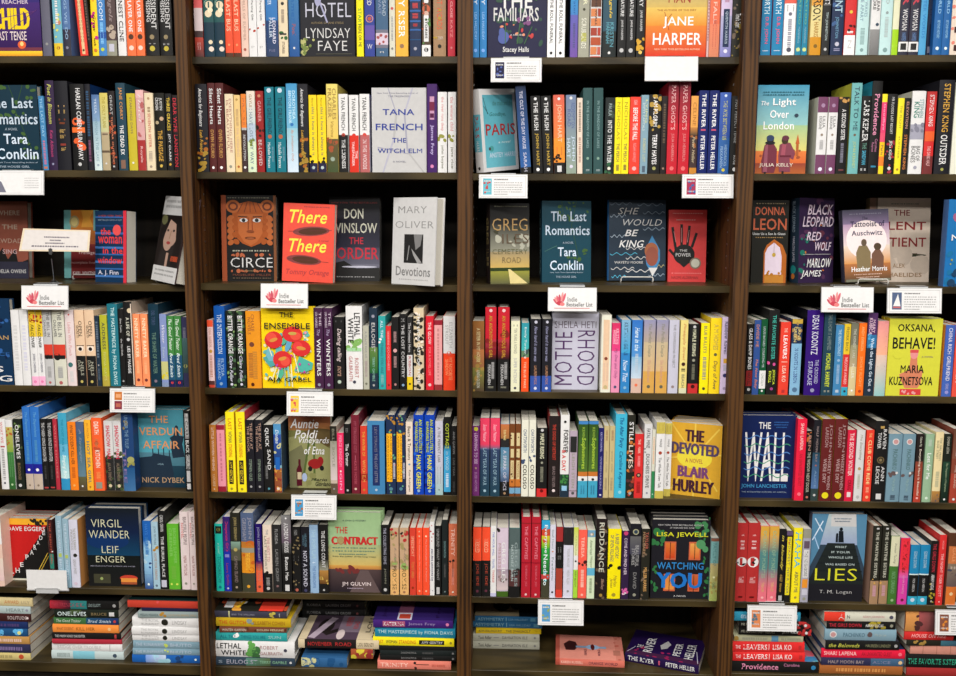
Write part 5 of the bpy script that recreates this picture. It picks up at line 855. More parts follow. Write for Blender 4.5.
3 2|222.5 276.5 195 95 2 3 0 34|222 a53|0|black face-out book with a carved copper face|;R 0 .09 0 1 a53;R .95 1 0 1 853;M .12 .9 .03 887 .01;G a52 .2 .2 .3 .1 .5 .07 .75 .1 .86 .2 .82 .48 .7 .56 .54 .6 .38 .56 .25 .48;E .22 .13 .13 .075 b63;E .84 .13 .13 .075 b63;E .22 .13 .09 .05 632;E .84 .13 .09 .05 632;E .22 .13 .055 .03 b63;E .84 .13 .055 .03 b63;G b63 .3 .22 .76 .22 .75 .44 .65 .54 .53 .585 .41 .54 .31 .44;S .3 .2 .4 .09 632 .012;S .42 .2 .48 .08 632 .012;S .53 .2 .53 .08 632 .012;S .64 .2 .58 .08 632 .012;S .76 .2 .66 .09 632 .012;E .17 .27 .07 .035 b63 -35;E .17 .34 .07 .035 b63 -35;E .17 .41 .07 .035 b63 -35;E .17 .48 .07 .035 b63 -35;E .17 .55 .06 .03 b63 -35;E .25 .3 .06 .03 a52 35;E .25 .38 .06 .03 a52 35;E .25 .46 .06 .03 a52 35;E .27 .54 .06 .03 a52 35;E .88 .27 .07 .035 b63 35;E .88 .34 .07 .035 b63 35;E .88 .41 .07 .035 b63 35;E .88 .48 .07 .035 b63 35;E .88 .55 .06 .03 b63 35;E .8 .3 .06 .03 a52 -35;E .8 .38 .06 .03 a52 -35;E .8 .46 .06 .03 a52 -35;E .78 .54 .06 .03 a52 -35;E .41 .29 .075 .024 ddd;E .65 .29 .075 .024 ddd;E .41 .29 .035 .022 333;E .65 .29 .035 .022 333;S .31 .245 .48 .25 532 .016;S .58 .25 .75 .245 532 .016;S .5 .26 .49 .41 842 .012;S .56 .26 .57 .41 942 .012;E .53 .42 .07 .016 842;E .53 .495 .1 .014 631;E .53 .5 .07 .012 953;M .2 .9 .645 aa9 .016;C .15 .92 .69 .7 b64 12 .045;T .16 .93 .725 .84 ddd r "CIRCE;C .16 .48 .875 .885 b64 8 .04;C .58 .92 .875 .885 b64 8 .04;M .4 .66 .88 875 .01;T .2 .9 .915 .94 743 "MADELINE MILLER;M .2 .9 .965 654 .012
3 2|282 333.5 204.5 55 -4 3 2 22|e54 e54|0|coral red face-out book with yellow script and two dark feathers|;T .12 .85 .08 .25 fe5 i "There;T .12 .85 .45 .62 fe5 i "There;E .55 .35 .36 .06 844 -4;E .58 .35 .28 .045 532 -4;S .1 .36 .95 .33 633 .008;E .42 .72 .34 .06 844 4;E .45 .72 .26 .045 532 4;S .1 .71 .9 .74 633 .008;M .4 .9 .04 a44 .012;T .7 .9 .455 .475 a44 i "a novel;T .08 .92 .84 .93 b44 i "Tommy Orange
3 2|329 380 196.5 130 -4 4 0 28|333 222|0|dark grey face-out book with red and white capitals half hidden by the coral red book|;R 0 1 0 .6 222 334;R 0 1 .6 .8 445 667;R 0 1 .8 1 778 333;G 333 0 .8 .3 .76 .55 .85 1 .84 1 1 0 1;E .6 .83 .35 .012 ccd;T .05 .95 .06 .08 833 "NEW YORK TIMES BESTSELLING;T .3 .68 .14 .26 ddc "DON;T .05 .95 .31 .43 ddc "WINSLOW;T .4 .68 .48 .56 c34 "THE;T .02 .98 .6 .74 c34 "BORDER;M .1 .9 .95 999 .012
3 2|391.5 437 197.5 45 -36 3 0 34|ddd ddd|0|white face-out book with spaced grey capitals around a small black photograph|;T .12 .78 .1 .18 999 r "MARY;T .06 .95 .27 .35 999 r "OLIVER;R .28 .72 .42 .75 333;G 888 .5 .42 .7 .42 .66 .55 .55 .6 .52 .5;G aaa .45 .58 .7 .74 .6 .75 .5 .66;S .4 .55 .36 .72 999 .02;T .1 .9 .79 .9 888 "Devotions;M .18 .85 .94 bbb .012
3 3|490.5 529.6 203 22 20 2 0 34|554 322|0|face-out book with storm clouds and gold capitals beside the second post|;R 0 1 0 .25 222 333;R 0 1 .25 .6 333 998;R 0 1 .6 .82 a97 db6;R 0 1 .8 1 aa4 664;C 0 1 .4 .55 bba 10 .1;C 0 .8 .3 .5 443 6 .1;R 0 1 .8 .84 342;G ed9 .45 .82 .5 .82 .95 1 .5 1;M .1 .95 .04 776 .012;T .05 .95 .19 .34 b96 r "GREG;T .3 .98 .38 .5 654 r "ILES;T .05 .95 .57 .63 664 r "CEMETERY;T .3 .78 .67 .74 875 r "ROAD;~;T18 78 a96 .5 "GREG ILES
3 3|542 591.5 200.5 90 8.9 4 0 30|145 134|0|dark teal face-out book with leafy vines on the third shelf|;S .4 0 .45 .25 352 .01;S .7 0 .6 .3 352 .01;S .6 .3 .75 .7 352 .01;C .3 .95 0 .25 463 14 .06;C .5 .95 .6 .8 463 8 .05;S .05 .62 .3 .55 587 .008;T .18 .9 .13 .25 cde "The Last;T .07 .97 .3 .42 cde "Romantics;T .42 .64 .5 .525 abc "A NOVEL;T .32 .7 .57 .68 def "Tara;T .16 .84 .73 .85 def "Conklin;T .16 .84 .87 .89 abc "New York Times Bestselling Author;T .28 .7 .92 .945 abc "THE HOUSE GIRL;~;T10 90 9bb .4 "The Last Romantics Tara Conklin
3 3|608.5 666 200.5 130 4 6 0 26|234 37b|0|slate face-out book with wavy lines and white capitals on a wire easel|;C 0 1 0 1 234 1 .05;W .02 .4 .05 .015 678 3 .008;W .5 .95 .06 .015 678 3 .008;W .02 .3 .2 .015 9ab 3 .01;W .6 .98 .16 .015 789 3 .008;W .6 .98 .36 .015 89a 3 .01;W .03 .3 .45 .015 abc 3 .01;W .3 .65 .6 .015 ccc 3 .01;W .02 .5 .67 .015 5bd 3 .008;W .3 .65 .72 .015 ccc 3 .01;W .04 .45 .85 .015 ccc 3 .01;W .3 .75 .88 .015 ddd 3 .01;W .75 .98 .82 .015 ba7 3 .01;W .05 .3 .95 .015 5bd 3 .01;W .7 .98 .93 .015 9ab 3 .01;G 48b .76 .44 .9 .62 .9 .75 .78 .95 .66 .8 .64 .62;E .75 .63 .12 .1 a64;E .76 .7 .11 .12 954;G ddd .7 .84 .86 .84 .77 .95;T .16 .53 .1 .18 ccc ir "SHE;T .25 .93 .24 .32 ccc ir "WOULD;T .28 .52 .37 .45 eee i "BE;T .18 .62 .5 .59 eee i "KING;T .1 .6 .76 .79 ccc "WAYETU MOORE
3 3|667.5 705 209.5 150 -3 5 0 22|d44 b33|0|red face-out book with a black handprint|;E .42 .62 .28 .14 222;S .2 .55 .1 .24 222 .07;S .35 .5 .34 .2 222 .07;S .5 .5 .55 .22 222 .07;S .62 .52 .74 .32 222 .07;S .2 .65 .02 .55 222 .07;S .2 .45 .14 .3 c88 .015;S .35 .45 .34 .25 c88 .015;S .5 .45 .54 .28 c88 .015;G 222 .2 .7 .64 .7 .42 .8;M .1 .9 .05 e99 .012;M .2 .7 .14 daa .012;T .3 .5 .55 .58 ccc "THE;T .2 .6 .6 .65 ccc "POWER;E .72 .74 .15 .08 876;E .72 .74 .11 .06 ccb;M .1 .9 .88 e88 .012;T .1 .8 .92 .96 933 "NAOMI ALDERMAN
3 4|750.5 786.5 200 100 0 3 0 24|221 221|0|black face-out book with orange capitals and a white archway onto a lagoon|;M .1 .9 .04 a97 .012;T .08 .9 .08 .18 c64 "DONNA;T .03 .95 .22 .36 c64 "LEON;T .02 .92 .39 .42 ddd "Unto Us a Son Is Given;M .1 .85 .45 a85 .01;G b62 .34 1 .34 .62 .42 .54 .62 .47 .85 .54 .97 .66 .97 1;G ede .38 1 .38 .64 .45 .57 .62 .51 .78 .57 .84 .68 .84 1;R .38 .9 .9 1 c83;C .4 .85 .86 .92 b72 8 .05;E .62 .66 .05 .025 ca4;S .62 .5 .62 .64 754 .008
3 4|798 837 197.5 95 18 3 0 40|324 234|0|black face-out book with tilted white capitals and bright jungle shapes|;C 0 1 0 1 535 16 .12;C 0 .4 .3 1 276 10 .08;C .3 1 .1 .9 634 10 .1;C .3 1 0 1 324 12 .08;C 0 1 0 1 c73 5 .03;T .22 .95 .08 .2 dcd i "BLACK;T .08 .97 .22 .34 dcd i "LEOPARD;T .2 .62 .4 .5 dcd i "RED;T .45 .92 .52 .62 dcd i "WOLF;T .22 .93 .71 .82 eee i "MARLOW;T .05 .65 .85 .95 eee i "JAMES;R .1 .9 .66 .665 bbb;~;T4 40 9ab .35 "BLACK LEOPARD;T45 75 bbc .35 "MARLON JAMES;O84 288 .6;O92 c73 .4
3 4|845 893 211.5 70 6 7 -2.5 22|866 334|0|face-out book with a couple seen from behind against a pale sunrise on a wire easel|;R 0 1 0 .2 445 879;R 0 1 .2 .5 b9b edd;R 0 1 .5 .75 edc d95;R 0 1 .75 1 b74 543;E .5 .42 .44 .27 fee;G 875 .28 .85 .26 .6 .33 .5 .5 .5 .58 .6 .56 .85;E .44 .46 .06 .05 654;G 754 .58 .85 .6 .62 .68 .56 .78 .56 .86 .66 .84 .85;E .73 .52 .08 .05 543;M .15 .85 .06 889 .012;T .42 .54 .1 .14 334 i "The;T .16 .9 .16 .24 224 "Tattooist of;T .18 .85 .29 .36 335 "Auschwitz;T .15 .92 .79 .86 fff "Heather Morris;M .2 .8 .9 dba .012;M .25 .75 .94 dba .012;R .02 .98 .965 1 776
3 4|868 929.5 197.5 165 2 5 0 28|edc 986|0|beige face-out book with dark red capitals partly hidden by the couple's book|;R 0 .12 0 1 a87;R .1 .13 0 1 876;E .55 .68 .4 .02 443;S .35 .67 .8 .66 876 .012;C .1 .9 .55 .8 dcb 5 .2;M .35 .8 .07 998 .012;T .4 .66 .14 .21 833 "THE;T .1 .93 .28 .38 933 "SILENT;T .08 .94 .47 .58 933 "PATIENT;T .4 .6 .78 .83 a86 "ALEX;T .1 .88 .89 .94 a86 "MICHAELIDES
3 4|943 990 199.5 10 6 0 0 24|27b 469|0|bright blue face-out book with yellow flecks at the right edge of the photo|;C 0 1 .1 .4 a68 8 .1;C 0 1 .6 1 27a 12 .1;C 0 1 .65 1 aa5 16 .03;C 0 1 .8 1 246 8 .12;T .1 .9 .4 .47 eee "NIGHT
'''
# ---------------------------------------------------------------- cards hung on the shelf edge: x0 x1 y0 y1 | kind | label | cover colours
SIGNS = '''
491.4 541 58.5 82|info|white shelf card with a navy book picture under the navy floral book|224 56a
645.5 697 57 81|blank|plain white shelf card under the orange sunset book|
-12 44.6 171 194.8|blankcorner|white shelf card with a grey corner at the left edge of the photo|
479.4 527 174.8 198|info|white shelf card with a turquoise book picture under the turquoise book|6bc c44
682.7 732.5 174.8 198|info|white shelf card with a purple-red book picture beside the third post|a35 36a
21.5 69 286 309.3|indie|white bestseller card with red leaves below the cream placard in the left bay|
261 308 284 307.8|indie|white bestseller card with red leaves above the red poppy book|
548.5 596 288 311|indie|white bestseller card with red leaves above the sideways purple title|
822 872 287.5 312|indie|white bestseller card with red leaves below the couple's book|
888 940 288.5 313|sail|white shelf card with a small white sailboat picture|
110 155.5 388.8 412|info2|white shelf card with two small book pictures above the horseback statue book|c73 834
287 333 392 415.5|info|white shelf card with a yellow book picture above the red scooter book|ec4 d55
291.5 336.5 495.5 519|info|white shelf card with a blue painted book picture above the pale green sky|49c a63
538.5 583 600.5 624.5|info|white shelf card with a landscape book picture above the empty bottom shelf|59c 9a5
748 795.5 606 630.5|info|white shelf card with a striped book picture in the bottom shelf of the right bay|d85 578
936 984 610.5 634.5|info|white shelf card with a brown book picture in the bottom right corner|854 d83
'''
# ---------------------------------------------------------------- the bookcase: posts, shelves, back, one thing
BAYX = [(-1.56, -.863), (-.8325, -.137), (-.098, .583), (.6235, 1.32)]
POSTX = [(-1.60, -1.56), (-.863, -.8325), (-.137, -.098), (.583, .6235), (1.32, 1.36)]
ZB = {1: (.390, .387, .384, .388), 2: (.0946, .091, .0888, .090), 3: (-.2096, -.2056, -.2035, -.2013), 4: (-.4909, -.492, -.4939, -.4952),
      5: (-.7884, -.7872, -.7881, -.788), 6: (-1.0758, -1.079, -1.080, -1.0804)}
TH = .0185
def ztop(r, b): return EYE+ZB[r][b-1]+TH if r < 7 else Z7[b-1]
Z7 = [at(95, 663.2).z, at(330, 669).z, at(600, 672.6).z, at(840, 675.5).z]
case = empty('bookcase', 'dark brown wooden bookcase of four bays filling the whole wall', 'bookcase')
for x0, x1 in POSTX:
    m = MB(); m.box(x0, x1, -.036, -.012, 0, 2.5); m.box(x0+.0004, x1-.0004, -.012, .335, 0, 2.5)
    o = m.build('upright', M_POST, case)
    pg = MB()
    for z in np.arange(.4, 2.3, .032):
        for sx in (x0, x1):
            for y in (.05, .28): pg.box(sx-.0008, sx+.0008, y-.0025, y+.0025, z-.0025, z+.0025)
    pg.build('peg_hole_strip', M_STEEL, o)
for b in range(4):
    x0, x1 = BAYX[b]
    for r in range(0, 8):
        zt = EYE+.687+TH if r == 0 else ztop(r, b+1)
        m = MB(); th = TH if r < 7 else .03
        e = .0012
        sec = [(0, zt-e), (e, zt), (.325, zt), (.325, zt-th), (e, zt-th), (0, zt-th+e)]
        for (ya, za), (yb, zb) in zip(sec, sec[1:]+sec[:1]): m.poly([(x0, ya, za), (x1, ya, za), (x1, yb, zb), (x0, yb, zb)], (1, 1, 1))
        m.poly([(x0, y, z) for y, z in sec], (1, 1, 1)); m.poly([(x1, y, z) for y, z in sec][::-1], (1, 1, 1))
        if r < 8: m.build('shelf', M_SHELF, case)
    m = MB(); m.box(x0, x1, .02, .035, 0, Z7[b]-.03); m.build('kick_board', M_BACK, case)
m = MB(); m.box(-1.6, 1.36, .326, .336, 0, 2.5); m.build('back_panel', M_BACK, case)
m = MB(); m.box(-4, 4, -4.5, .33, -.05, 0); fl = m.build('floor', M_FLOOR); fl['kind'] = 'structure'

# ---------------------------------------------------------------- face-out books
BAYN = ['left', 'second', 'third', 'right']; ROWN = ['top', 'second', 'third', 'fourth', 'fifth', 'sixth', 'bottom']
ANCHOR = {}
def face_matrix(X, Y, z, w, yaw, tilt, lean):
    """spine edge of the front cover at (X, Y): the front cover faces the room"""
    y, t, l = math.radians(yaw), math.radians(tilt), math.radians(lean)
    return (Matrix.Translation((X, Y, z)) @ Matrix.Rotation(y, 4, 'Z') @ Matrix.Rotation(l, 4, 'Y') @ Matrix.Rotation(-t, 4, 'X')
            @ Matrix.Translation((0, w/2, 0)) @ Matrix.Rotation(-PI/2, 4, 'Z'))
for line in FACES.strip().split('\n'):
    rb, geo, col, ncopy, label, *rest = line.split('|'); rest = '|'.join(rest)
    r, b = map(int, rb.split()); xl, xr, yt, rec, yaw, tilt, lean, th = map(float, geo.split())
    short, _, art = rest.partition(';'); art, _, sp = art.partition('~')
    bg, sc = col.split(); Y = rec/1000; w = th/1000; z = ztop(r, b)
    X0, X1 = x_at(xl, Y, z), x_at(xr, Y, z)
    h = at((xl+xr)/2, yt, Y).z-z
    d = (X1-X0)/math.cos(math.radians(yaw)) if abs(yaw) < 40 else h*.655
    z += w*math.sin(math.radians(tilt))*.5*0+abs(d*math.sin(math.radians(lean)))*(1 if lean > 0 else 0)
    if lean < 0: z += w*math.sin(math.radians(-lean))
    if 'easel' in label or 'portrait' in label or 'turquoise spine strip' in label: z += .0036
    fi = [f'R 0 1 0 1 {bg}']+art.strip(';').split(';'); si = [s for s in sp.strip(';').split(';') if s]
    grp = f'face-out books on the {ROWN[r-1]} shelf'
    mw = face_matrix(X0, Y, z, w, yaw, tilt, lean)
    make_book(w, d, h, sc, label, grp, mw, si, fi, bg)
    if short: ANCHOR.setdefault((r, b), []).append(((xl+xr)/2, short))
    for k in range(int(ncopy)):
        dx = [.004, .0025, .006][k % 3]; back = Matrix.Translation((0, 0, 0))
        mwk = face_matrix(X0, Y, z, w, yaw, tilt, 0) @ Matrix.Translation((-(w+.0012)*(k+1), dx, 0))
        make_book(w, d, h-.0005*k, sc, f'copy behind the book with the {short}, {ORD[k]} behind it', grp, mwk, si, fi, bg)

# ---------------------------------------------------------------- books standing spine out
for (r, b), block in SHELVES.items():
    rows = []
    for line in block.strip().split('\n'):
        head, *items = line.split(';'); h = head.split()
        rows.append((float(h[0]), float(h[1]), float(h[2]), h[3], h[4:], items))
    z = ztop(r, b); anchors = ANCHOR.get((r, b), [])
    for i, (xl, xr, yt, bg, opts, items) in enumerate(rows):
        op = {o[0]: o[1:] for o in opts}
        Y = (float(op['Y']) if 'Y' in op else rnd.uniform(2, 6))/1000
        Xa, Xb = x_at(xl, Y, z), x_at(xr, Y, z); h = at((xl+xr)/2, yt, Y).z-z
        d = float(op['D'])/1000 if 'D' in op else min(.165, h*(.66 if h > .222 else .64))
        lean = math.radians(float(op.get('L', 0))); w = (Xb-Xa)*.985*math.cos(lean)
        xc = (xl+xr)/2; L = look(bg, items, xr-xl)
        nl, nr = i, len(rows)-1-i
        if b < 4 and nr < 11 and (not anchors or nr < sum(min(xc, anchors[-1][0]) < (q[0]+q[1])/2 < max(xc, anchors[-1][0]) for q in rows)) and (not anchors or anchors[-1][0] < xc):
            lab = f'{L}, {ORD[nr]} left of the {ORD[b-1]} post, {ROWN[r-1]} shelf'
        elif b > 1 and nl < 11 and anchors and anchors[0][0] > xc and nl < sum(xc < (q[0]+q[1])/2 < anchors[0][0] for q in rows):
            lab = f'{L}, {ORD[nl]} right of the {ORD[b-2]} post, {ROWN[r-1]} shelf'
        elif anchors:
            ax, an = min(anchors, key=lambda t: sum(min(xc, t[0]) < (q[0]+q[1])/2 < max(xc, t[0]) for q in rows))
            n = sum(min(xc, ax)+.1 < (q[0]+q[1])/2 < max(xc, ax)-.1 for q in rows)
            side = 'right' if xc > ax else 'left'
            lab = f'{L}, {ORD[n]} {side} of the {an} cover'
            if len(lab.split()) > 16: lab = f'{L.replace(" lettering", " letters")}, {ORD[n]} {side} of {an}'
        else: lab = f'{L}, {ORD[i]} right of the third post, top shelf'
        mw = Matrix.Translation(((Xa+Xb)/2, Y, z+abs(math.sin(lean))*w/2)) @ Matrix.Rotation(lean, 4, 'Y')
        make_book(w, d, h, bg, lab, f'spine-out books, {ROWN[r-1]} shelf, {BAYN[b-1]} bay', mw, items, (), op.get('K'))

# ---------------------------------------------------------------- stacks lying on the bottom shelf
TOPART = {
 (3, 5): ('445', 'R 0 1 0 1 332;C 0 1 0 1 c53 14 .16;C 0 1 0 1 ea4 10 .12;C 0 1 .3 1 d33 10 .12;C 0 1 0 .4 eee 4 .1;C 0 1 0 1 243 6 .12;R .1 .9 .12 .24 ddd;R .0 .5 .62 .95 e43;S .1 .3 .9 .5 fc3 .07'),
 (4, 2): ('322', 'R 0 1 0 .1 dca;R 0 1 .1 .72 545;R 0 1 .72 1 dca;E .55 .28 .3 .1 322;S .05 .15 .9 .35 bab .14;S .2 .3 .5 .55 322 .12;R .3 1 .45 .72 878;E .2 .5 .2 .05 dcc;T .55 .95 .52 .6 b33 "NOVEMBER;T .45 .75 .63 .69 b33 "ROAD;T .3 .9 .8 .86 332 "LOU;T .1 .9 .9 .96 332 "BERNEY'),
 (6, 6): ('427', 'R 0 1 0 1 326;T .1 .8 .1 .16 214 "James;T .1 .8 .78 .84 214 "Frey;R .1 .9 .3 .48 a68;R .0 .3 .3 .48 ccd;R .05 .25 .32 .46 b43'),
 (7, 3): ('ba8', 'E .55 .45 .3 .14 222;R 0 .5 .7 1 123;E .6 .66 .3 .1 222'),
 (7, 4): ('ba8', 'E .55 .42 .3 .14 222;R 0 .6 .7 1 123;E .6 .66 .3 .1 222'),
 (8, 0): ('222', 'R 0 1 .1 .9 b56;C 0 1 0 1 8ab 10 .15;C 0 1 0 1 d67 8 .12;C 0 1 .7 1 48b 6 .2'),
}
for si, (sname, ybase, rec, block) in enumerate(STACKS):
    b = 1 if si < 3 else 2 if si < 7 else 3 if si == 7 else 4
    z = Z7[b-1]; rows = block.strip().split('\n'); n = len(rows)
    if rec is None:
        xm = [float(v) for v in rows[0].split()[:2]]; Y0 = min(.16, max(.008, on_floor((max(0, xm[0])+xm[1])/2, ybase, z).y))
    else: Y0 = rec/1000
    for k, line in enumerate(rows):
        head, *items = line.split(';'); h = head.split(); op = {o[0]: o[1:] for o in h[5:]}
        xl, xr, y0, y1 = map(float, h[:4]); bg = h[4]
        Y = Y0+float(op.get('Y', 0))/1000+rnd.uniform(0, .004)
        t = at((xl+xr)/2, y0, Y).z-at((xl+xr)/2, y1, Y).z
        Xa, Xb = x_at(xl, Y, z), x_at(xr, Y, z); ln = Xb-Xa
        d = float(op['D'])/1000 if 'D' in op else min(.165, ln*.66 if si or 1 else 0)
        if si == 0: ln = min(ln, .235); Xa = Xb-ln; d = .155
        art = TOPART.get((si, k)); pos = f'{ORD[n-1-k]} from the top' if 0 < k < n-1 else ('topmost' if k else 'lowest')
        L = look(bg, items, 9)
        lab = f'{L}, {pos} in the {sname}'
        if len(lab.split()) > 16: lab = f'{L.split(" with ")[0]}, {pos} in the {sname}'
        yaw = math.radians(rnd.uniform(-1.2, 1.2)) if k else 0
        mw = Matrix.Translation((Xb, Y, z+t/2)) @ Matrix.Rotation(yaw, 4, 'Z') @ Matrix.Rotation(math.radians(float(op.get('A', 0))), 4, 'X') @ Matrix.Rotation(-PI/2, 4, 'Y')
        make_book(t*.97, d, ln, bg, lab, f'books lying in the {sname}', mw, items, art[1].split(';') if art else (), op.get('K') or (art[0] if art else None))
        z += t
# two books lying face up on the nearly empty third-bay shelf
for label, pl, pr, pt, w, bg, sp, fr in (
    ('pink book lying face up on the empty bottom shelf, left of the navy one', (555.5, 664.5), (624.5, 667.8), 634, .02, 'd76',
     'T8 40 fcb .45 "KAREN RUSSELL;T48 90 634 .45 "ORANGE WORLD;B0 6 b54', 'R 0 1 0 1 e98;R 0 1 0 .06 c65;R 0 1 .88 1 d87;C 0 1 .85 1 c65 8 .05;G 422 .35 .15 .6 .12 .75 .2 .7 .3 .5 .33 .35 .28;S .5 .3 .5 .75 9bd .08;E .5 .55 .1 .1 ace;E .5 .55 .12 .03 622;T .15 .4 .42 .46 634 "ORANGE;T .15 .4 .62 .66 634 "WORLD;R .2 .4 .85 .95 b76'),
    ('navy and magenta book lying face up on the empty bottom shelf beside the third post', (625, 660.8), (698.5, 674.4), 640, .026, '214',
     'T4 40 eee .55 "THE RIVER;P46 48 c57 .5;T56 95 eee .55 "PETER HELLER', 'R 0 1 0 1 214;R 0 .16 0 1 424;C .0 .35 .1 .9 925 12 .06;T .28 .4 .12 .2 ddd "THE;T .15 .75 .22 .34 ddd "RIVER;G bbb .35 .45 .5 .42 .72 .5 .6 .56 .42 .52;T .2 .7 .62 .72 ddd "PETER;T .15 .75 .78 .9 ddd "HELLER;S .05 .02 .3 .1 ccd .012;S .05 .98 .5 .92 ccd .012')):
    z = Z7[2]; A, B = on_floor(*pl, z), on_floor(*pr, z); e = B-A; ln = e.length; yaw = math.atan2(e.y, e.x)
    items = sp.split(';'); fi = fr.split(';')
    art = []
    mw = Matrix.Translation((B.x, B.y, z+w/2)) @ Matrix.Rotation(yaw, 4, 'Z') @ Matrix.Rotation(-PI/2, 4, 'Y')
    make_book(w, ln*.75, ln, bg, label, 'books lying face up', mw, items, fi, bg)

# ---------------------------------------------------------------- cards in clear holders on the shelf edges
def card_art(cv, kind, cols, label=''):
    W = (.86, .86, .86); g = rgb('999')
    if kind in ('info', 'info2', 'sail'):
        cv.rect(.03, .97, .06, .94, rgb('bbb')); cv.rect(.036, .964, .075, .925, W)
        c = (cols or '000 000').split()
        if kind == 'info2':
            cv.rect(.1, .27, .12, .48, rgb(c[0])); cv.rect(.1, .27, .52, .88, rgb(c[1])); cv.rect(.13, .24, .22, .38, rgb('ea7')); cv.rect(.13, .24, .62, .78, rgb('b65'))
        elif kind == 'sail':
            cv.rect(.08, .26, .16, .86, rgb('568')); cv.face([(.1, .72), (.24, .72), (.19, .22)], rgb('eee')); cv.rect(.1, .24, .74, .8, rgb('c66'))
        else:
            cv.rect(.08, .26, .16, .86, rgb(c[0]))
            q = random.Random(len(label)*7+1)
            for _ in range(7): cv.ell(q.uniform(.1, .24), q.uniform(.24, .8), q.uniform(.012, .035), q.uniform(.03, .07), rgb(c[1]), 0, 10)
            cv.marks(.1, .24, .27, rgb('ddd'), .06, 0, 2); cv.marks(.1, .23, .72, rgb('ccc'), .05, 0, 4)
        cv.marks(.31, .6, .2, rgb('666'), .05, 0, 3)
        for i in range(6): cv.marks(.31, .9 if i < 5 else .6, .34+i*.1, rgb('aaa'), .035, 0, i+5)
    elif kind == 'indie':
        cv.rect(0, 1, 0, 1, W)
        for i, a in enumerate((-75, -55, -35, -12, 12, 30)):
            t = math.radians(a); L = .3 if i < 4 else .38
            cv.ell(.26+.11*L/.3*math.sin(t), .66-L*.75*math.cos(t), .024, L*.55, rgb(('c56', 'e99', 'd67')[i % 3]), t*.55, 14)
        cv.ell(.24, .66, .07, .1, rgb('c45')); cv.ell(.29, .7, .05, .08, rgb('e88'))
        cv.text(.4, .6, .38, .59, rgb('888'), 'Indie'); cv.text(.38, .92, .62, .8, rgb('666'), 'Bestseller List')
        cv.rect(.12, .86, .86, .885, rgb('d77'))
    elif kind == 'blankcorner':
        cv.rect(.03, .97, .06, .94, rgb('ccc')); cv.rect(.036, .964, .075, .925, W)
        cv.face([(.04, .9), (.33, .9), (.24, .45), (.04, .3)], rgb('778'))
        for i in range(5): cv.marks(.66, .92, .3+i*.1, rgb('bbb'), .03, 0, i+9)
    else: cv.rect(0, 1, 0, 1, W)
def shelf_card(x0, x1, y0, y1, kind, label, cols, z_edge, up=False):
    Y = -.011; A, B = at(x0, y0, Y), at(x1, y1, Y); w = B.x-A.x; h = A.z-B.z
    tilt = math.radians(10)
    root = empty('shelf_card', label, 'sign', 'cards on the shelf edges', Matrix.Translation(((A.x+B.x)/2, 0, z_edge)))
    ho = MB(); zt, zb = A.z-z_edge, B.z-z_edge
    def P(x, y, k): return ((x-.5)*w, -.009-.0016-.00006*k-(.035*y*h/.06 if not up else 0)*.2, zt-(zt-zb)*y)
    n = w/2
    if up:
        ho.box(-n*.62, n*.62, -.014, .02, .0002, .002); ho.box(-n*1.04, n*1.04, -.0085, -.006, zb-.003, zb+.004); ho.box(-n*.55, n*.55, -.013, -.0085, -.012, .002)
    else:
        ho.box(-n*.52, n*.52, -.006, .022, .0002, .0016); ho.box(-n*.52, n*.52, -.006, -.0012, -.004, .0016)
        for (y, q) in ((0, 1), (1, 1)): pass
        q = [P(0, 0, 0), P(1, 0, 0), P(1, 1, 0), P(0, 1, 0)]
        f = [(a*1.02, bb+.0012, c+(.0012 if i < 2 else -.0012)) for i, (a, bb, c) in enumerate(q)]; bk = [(a, bb+.0016, c) for a, bb, c in f]
        ho.poly(f[::-1], (1, 1, 1)); ho.poly(bk, (1, 1, 1))
        for i in range(4): ho.poly([f[i], f[(i+1) % 4], bk[(i+1) % 4], bk[i]], (1, 1, 1))
        ho.box(-n*1.02, n*1.02, -.0105, -.006, zt-.0004, zt+.0016)
    ho.build('holder', M_CLEAR, root)
    cm = MB(); W = (.86, .86, .86)
    q = [P(0, 0, 0), P(1, 0, 0), P(1, 1, 0), P(0, 1, 0)]; bk = [(a, bb+.0008, c) for a, bb, c in q]
    cm.poly([q[3], q[2], q[1], q[0]], W); cm.poly(bk, W)
    for i in range(4): cm.poly([q[i], q[(i+1) % 4], bk[(i+1) % 4], bk[i]], W)
    card_art(Canvas(cm, P, h/w), kind, cols, label); cm.build('card', M_CARD, root)
for line in SIGNS.strip().split('\n'):
    g, kind, label, cols = line.split('|'); x0, x1, y0, y1 = map(float, g.split()); xc = (x0+x1)/2
    b = 1 if xc < 190 else 2 if xc < 465 else 3 if xc < 735 else 4
    zc = at(xc, y0, 0).z; r = min(range(1, 7), key=lambda k: abs(ztop(k, b)-zc))
    shelf_card(x0, x1, y0, y1, kind, label, cols, ztop(r, b))
shelf_card(26, 67.5, 569.8, 590.5, 'blank', 'blank white card standing on the shelf edge in front of the red-and-black book', '', ztop(6, 1), True)

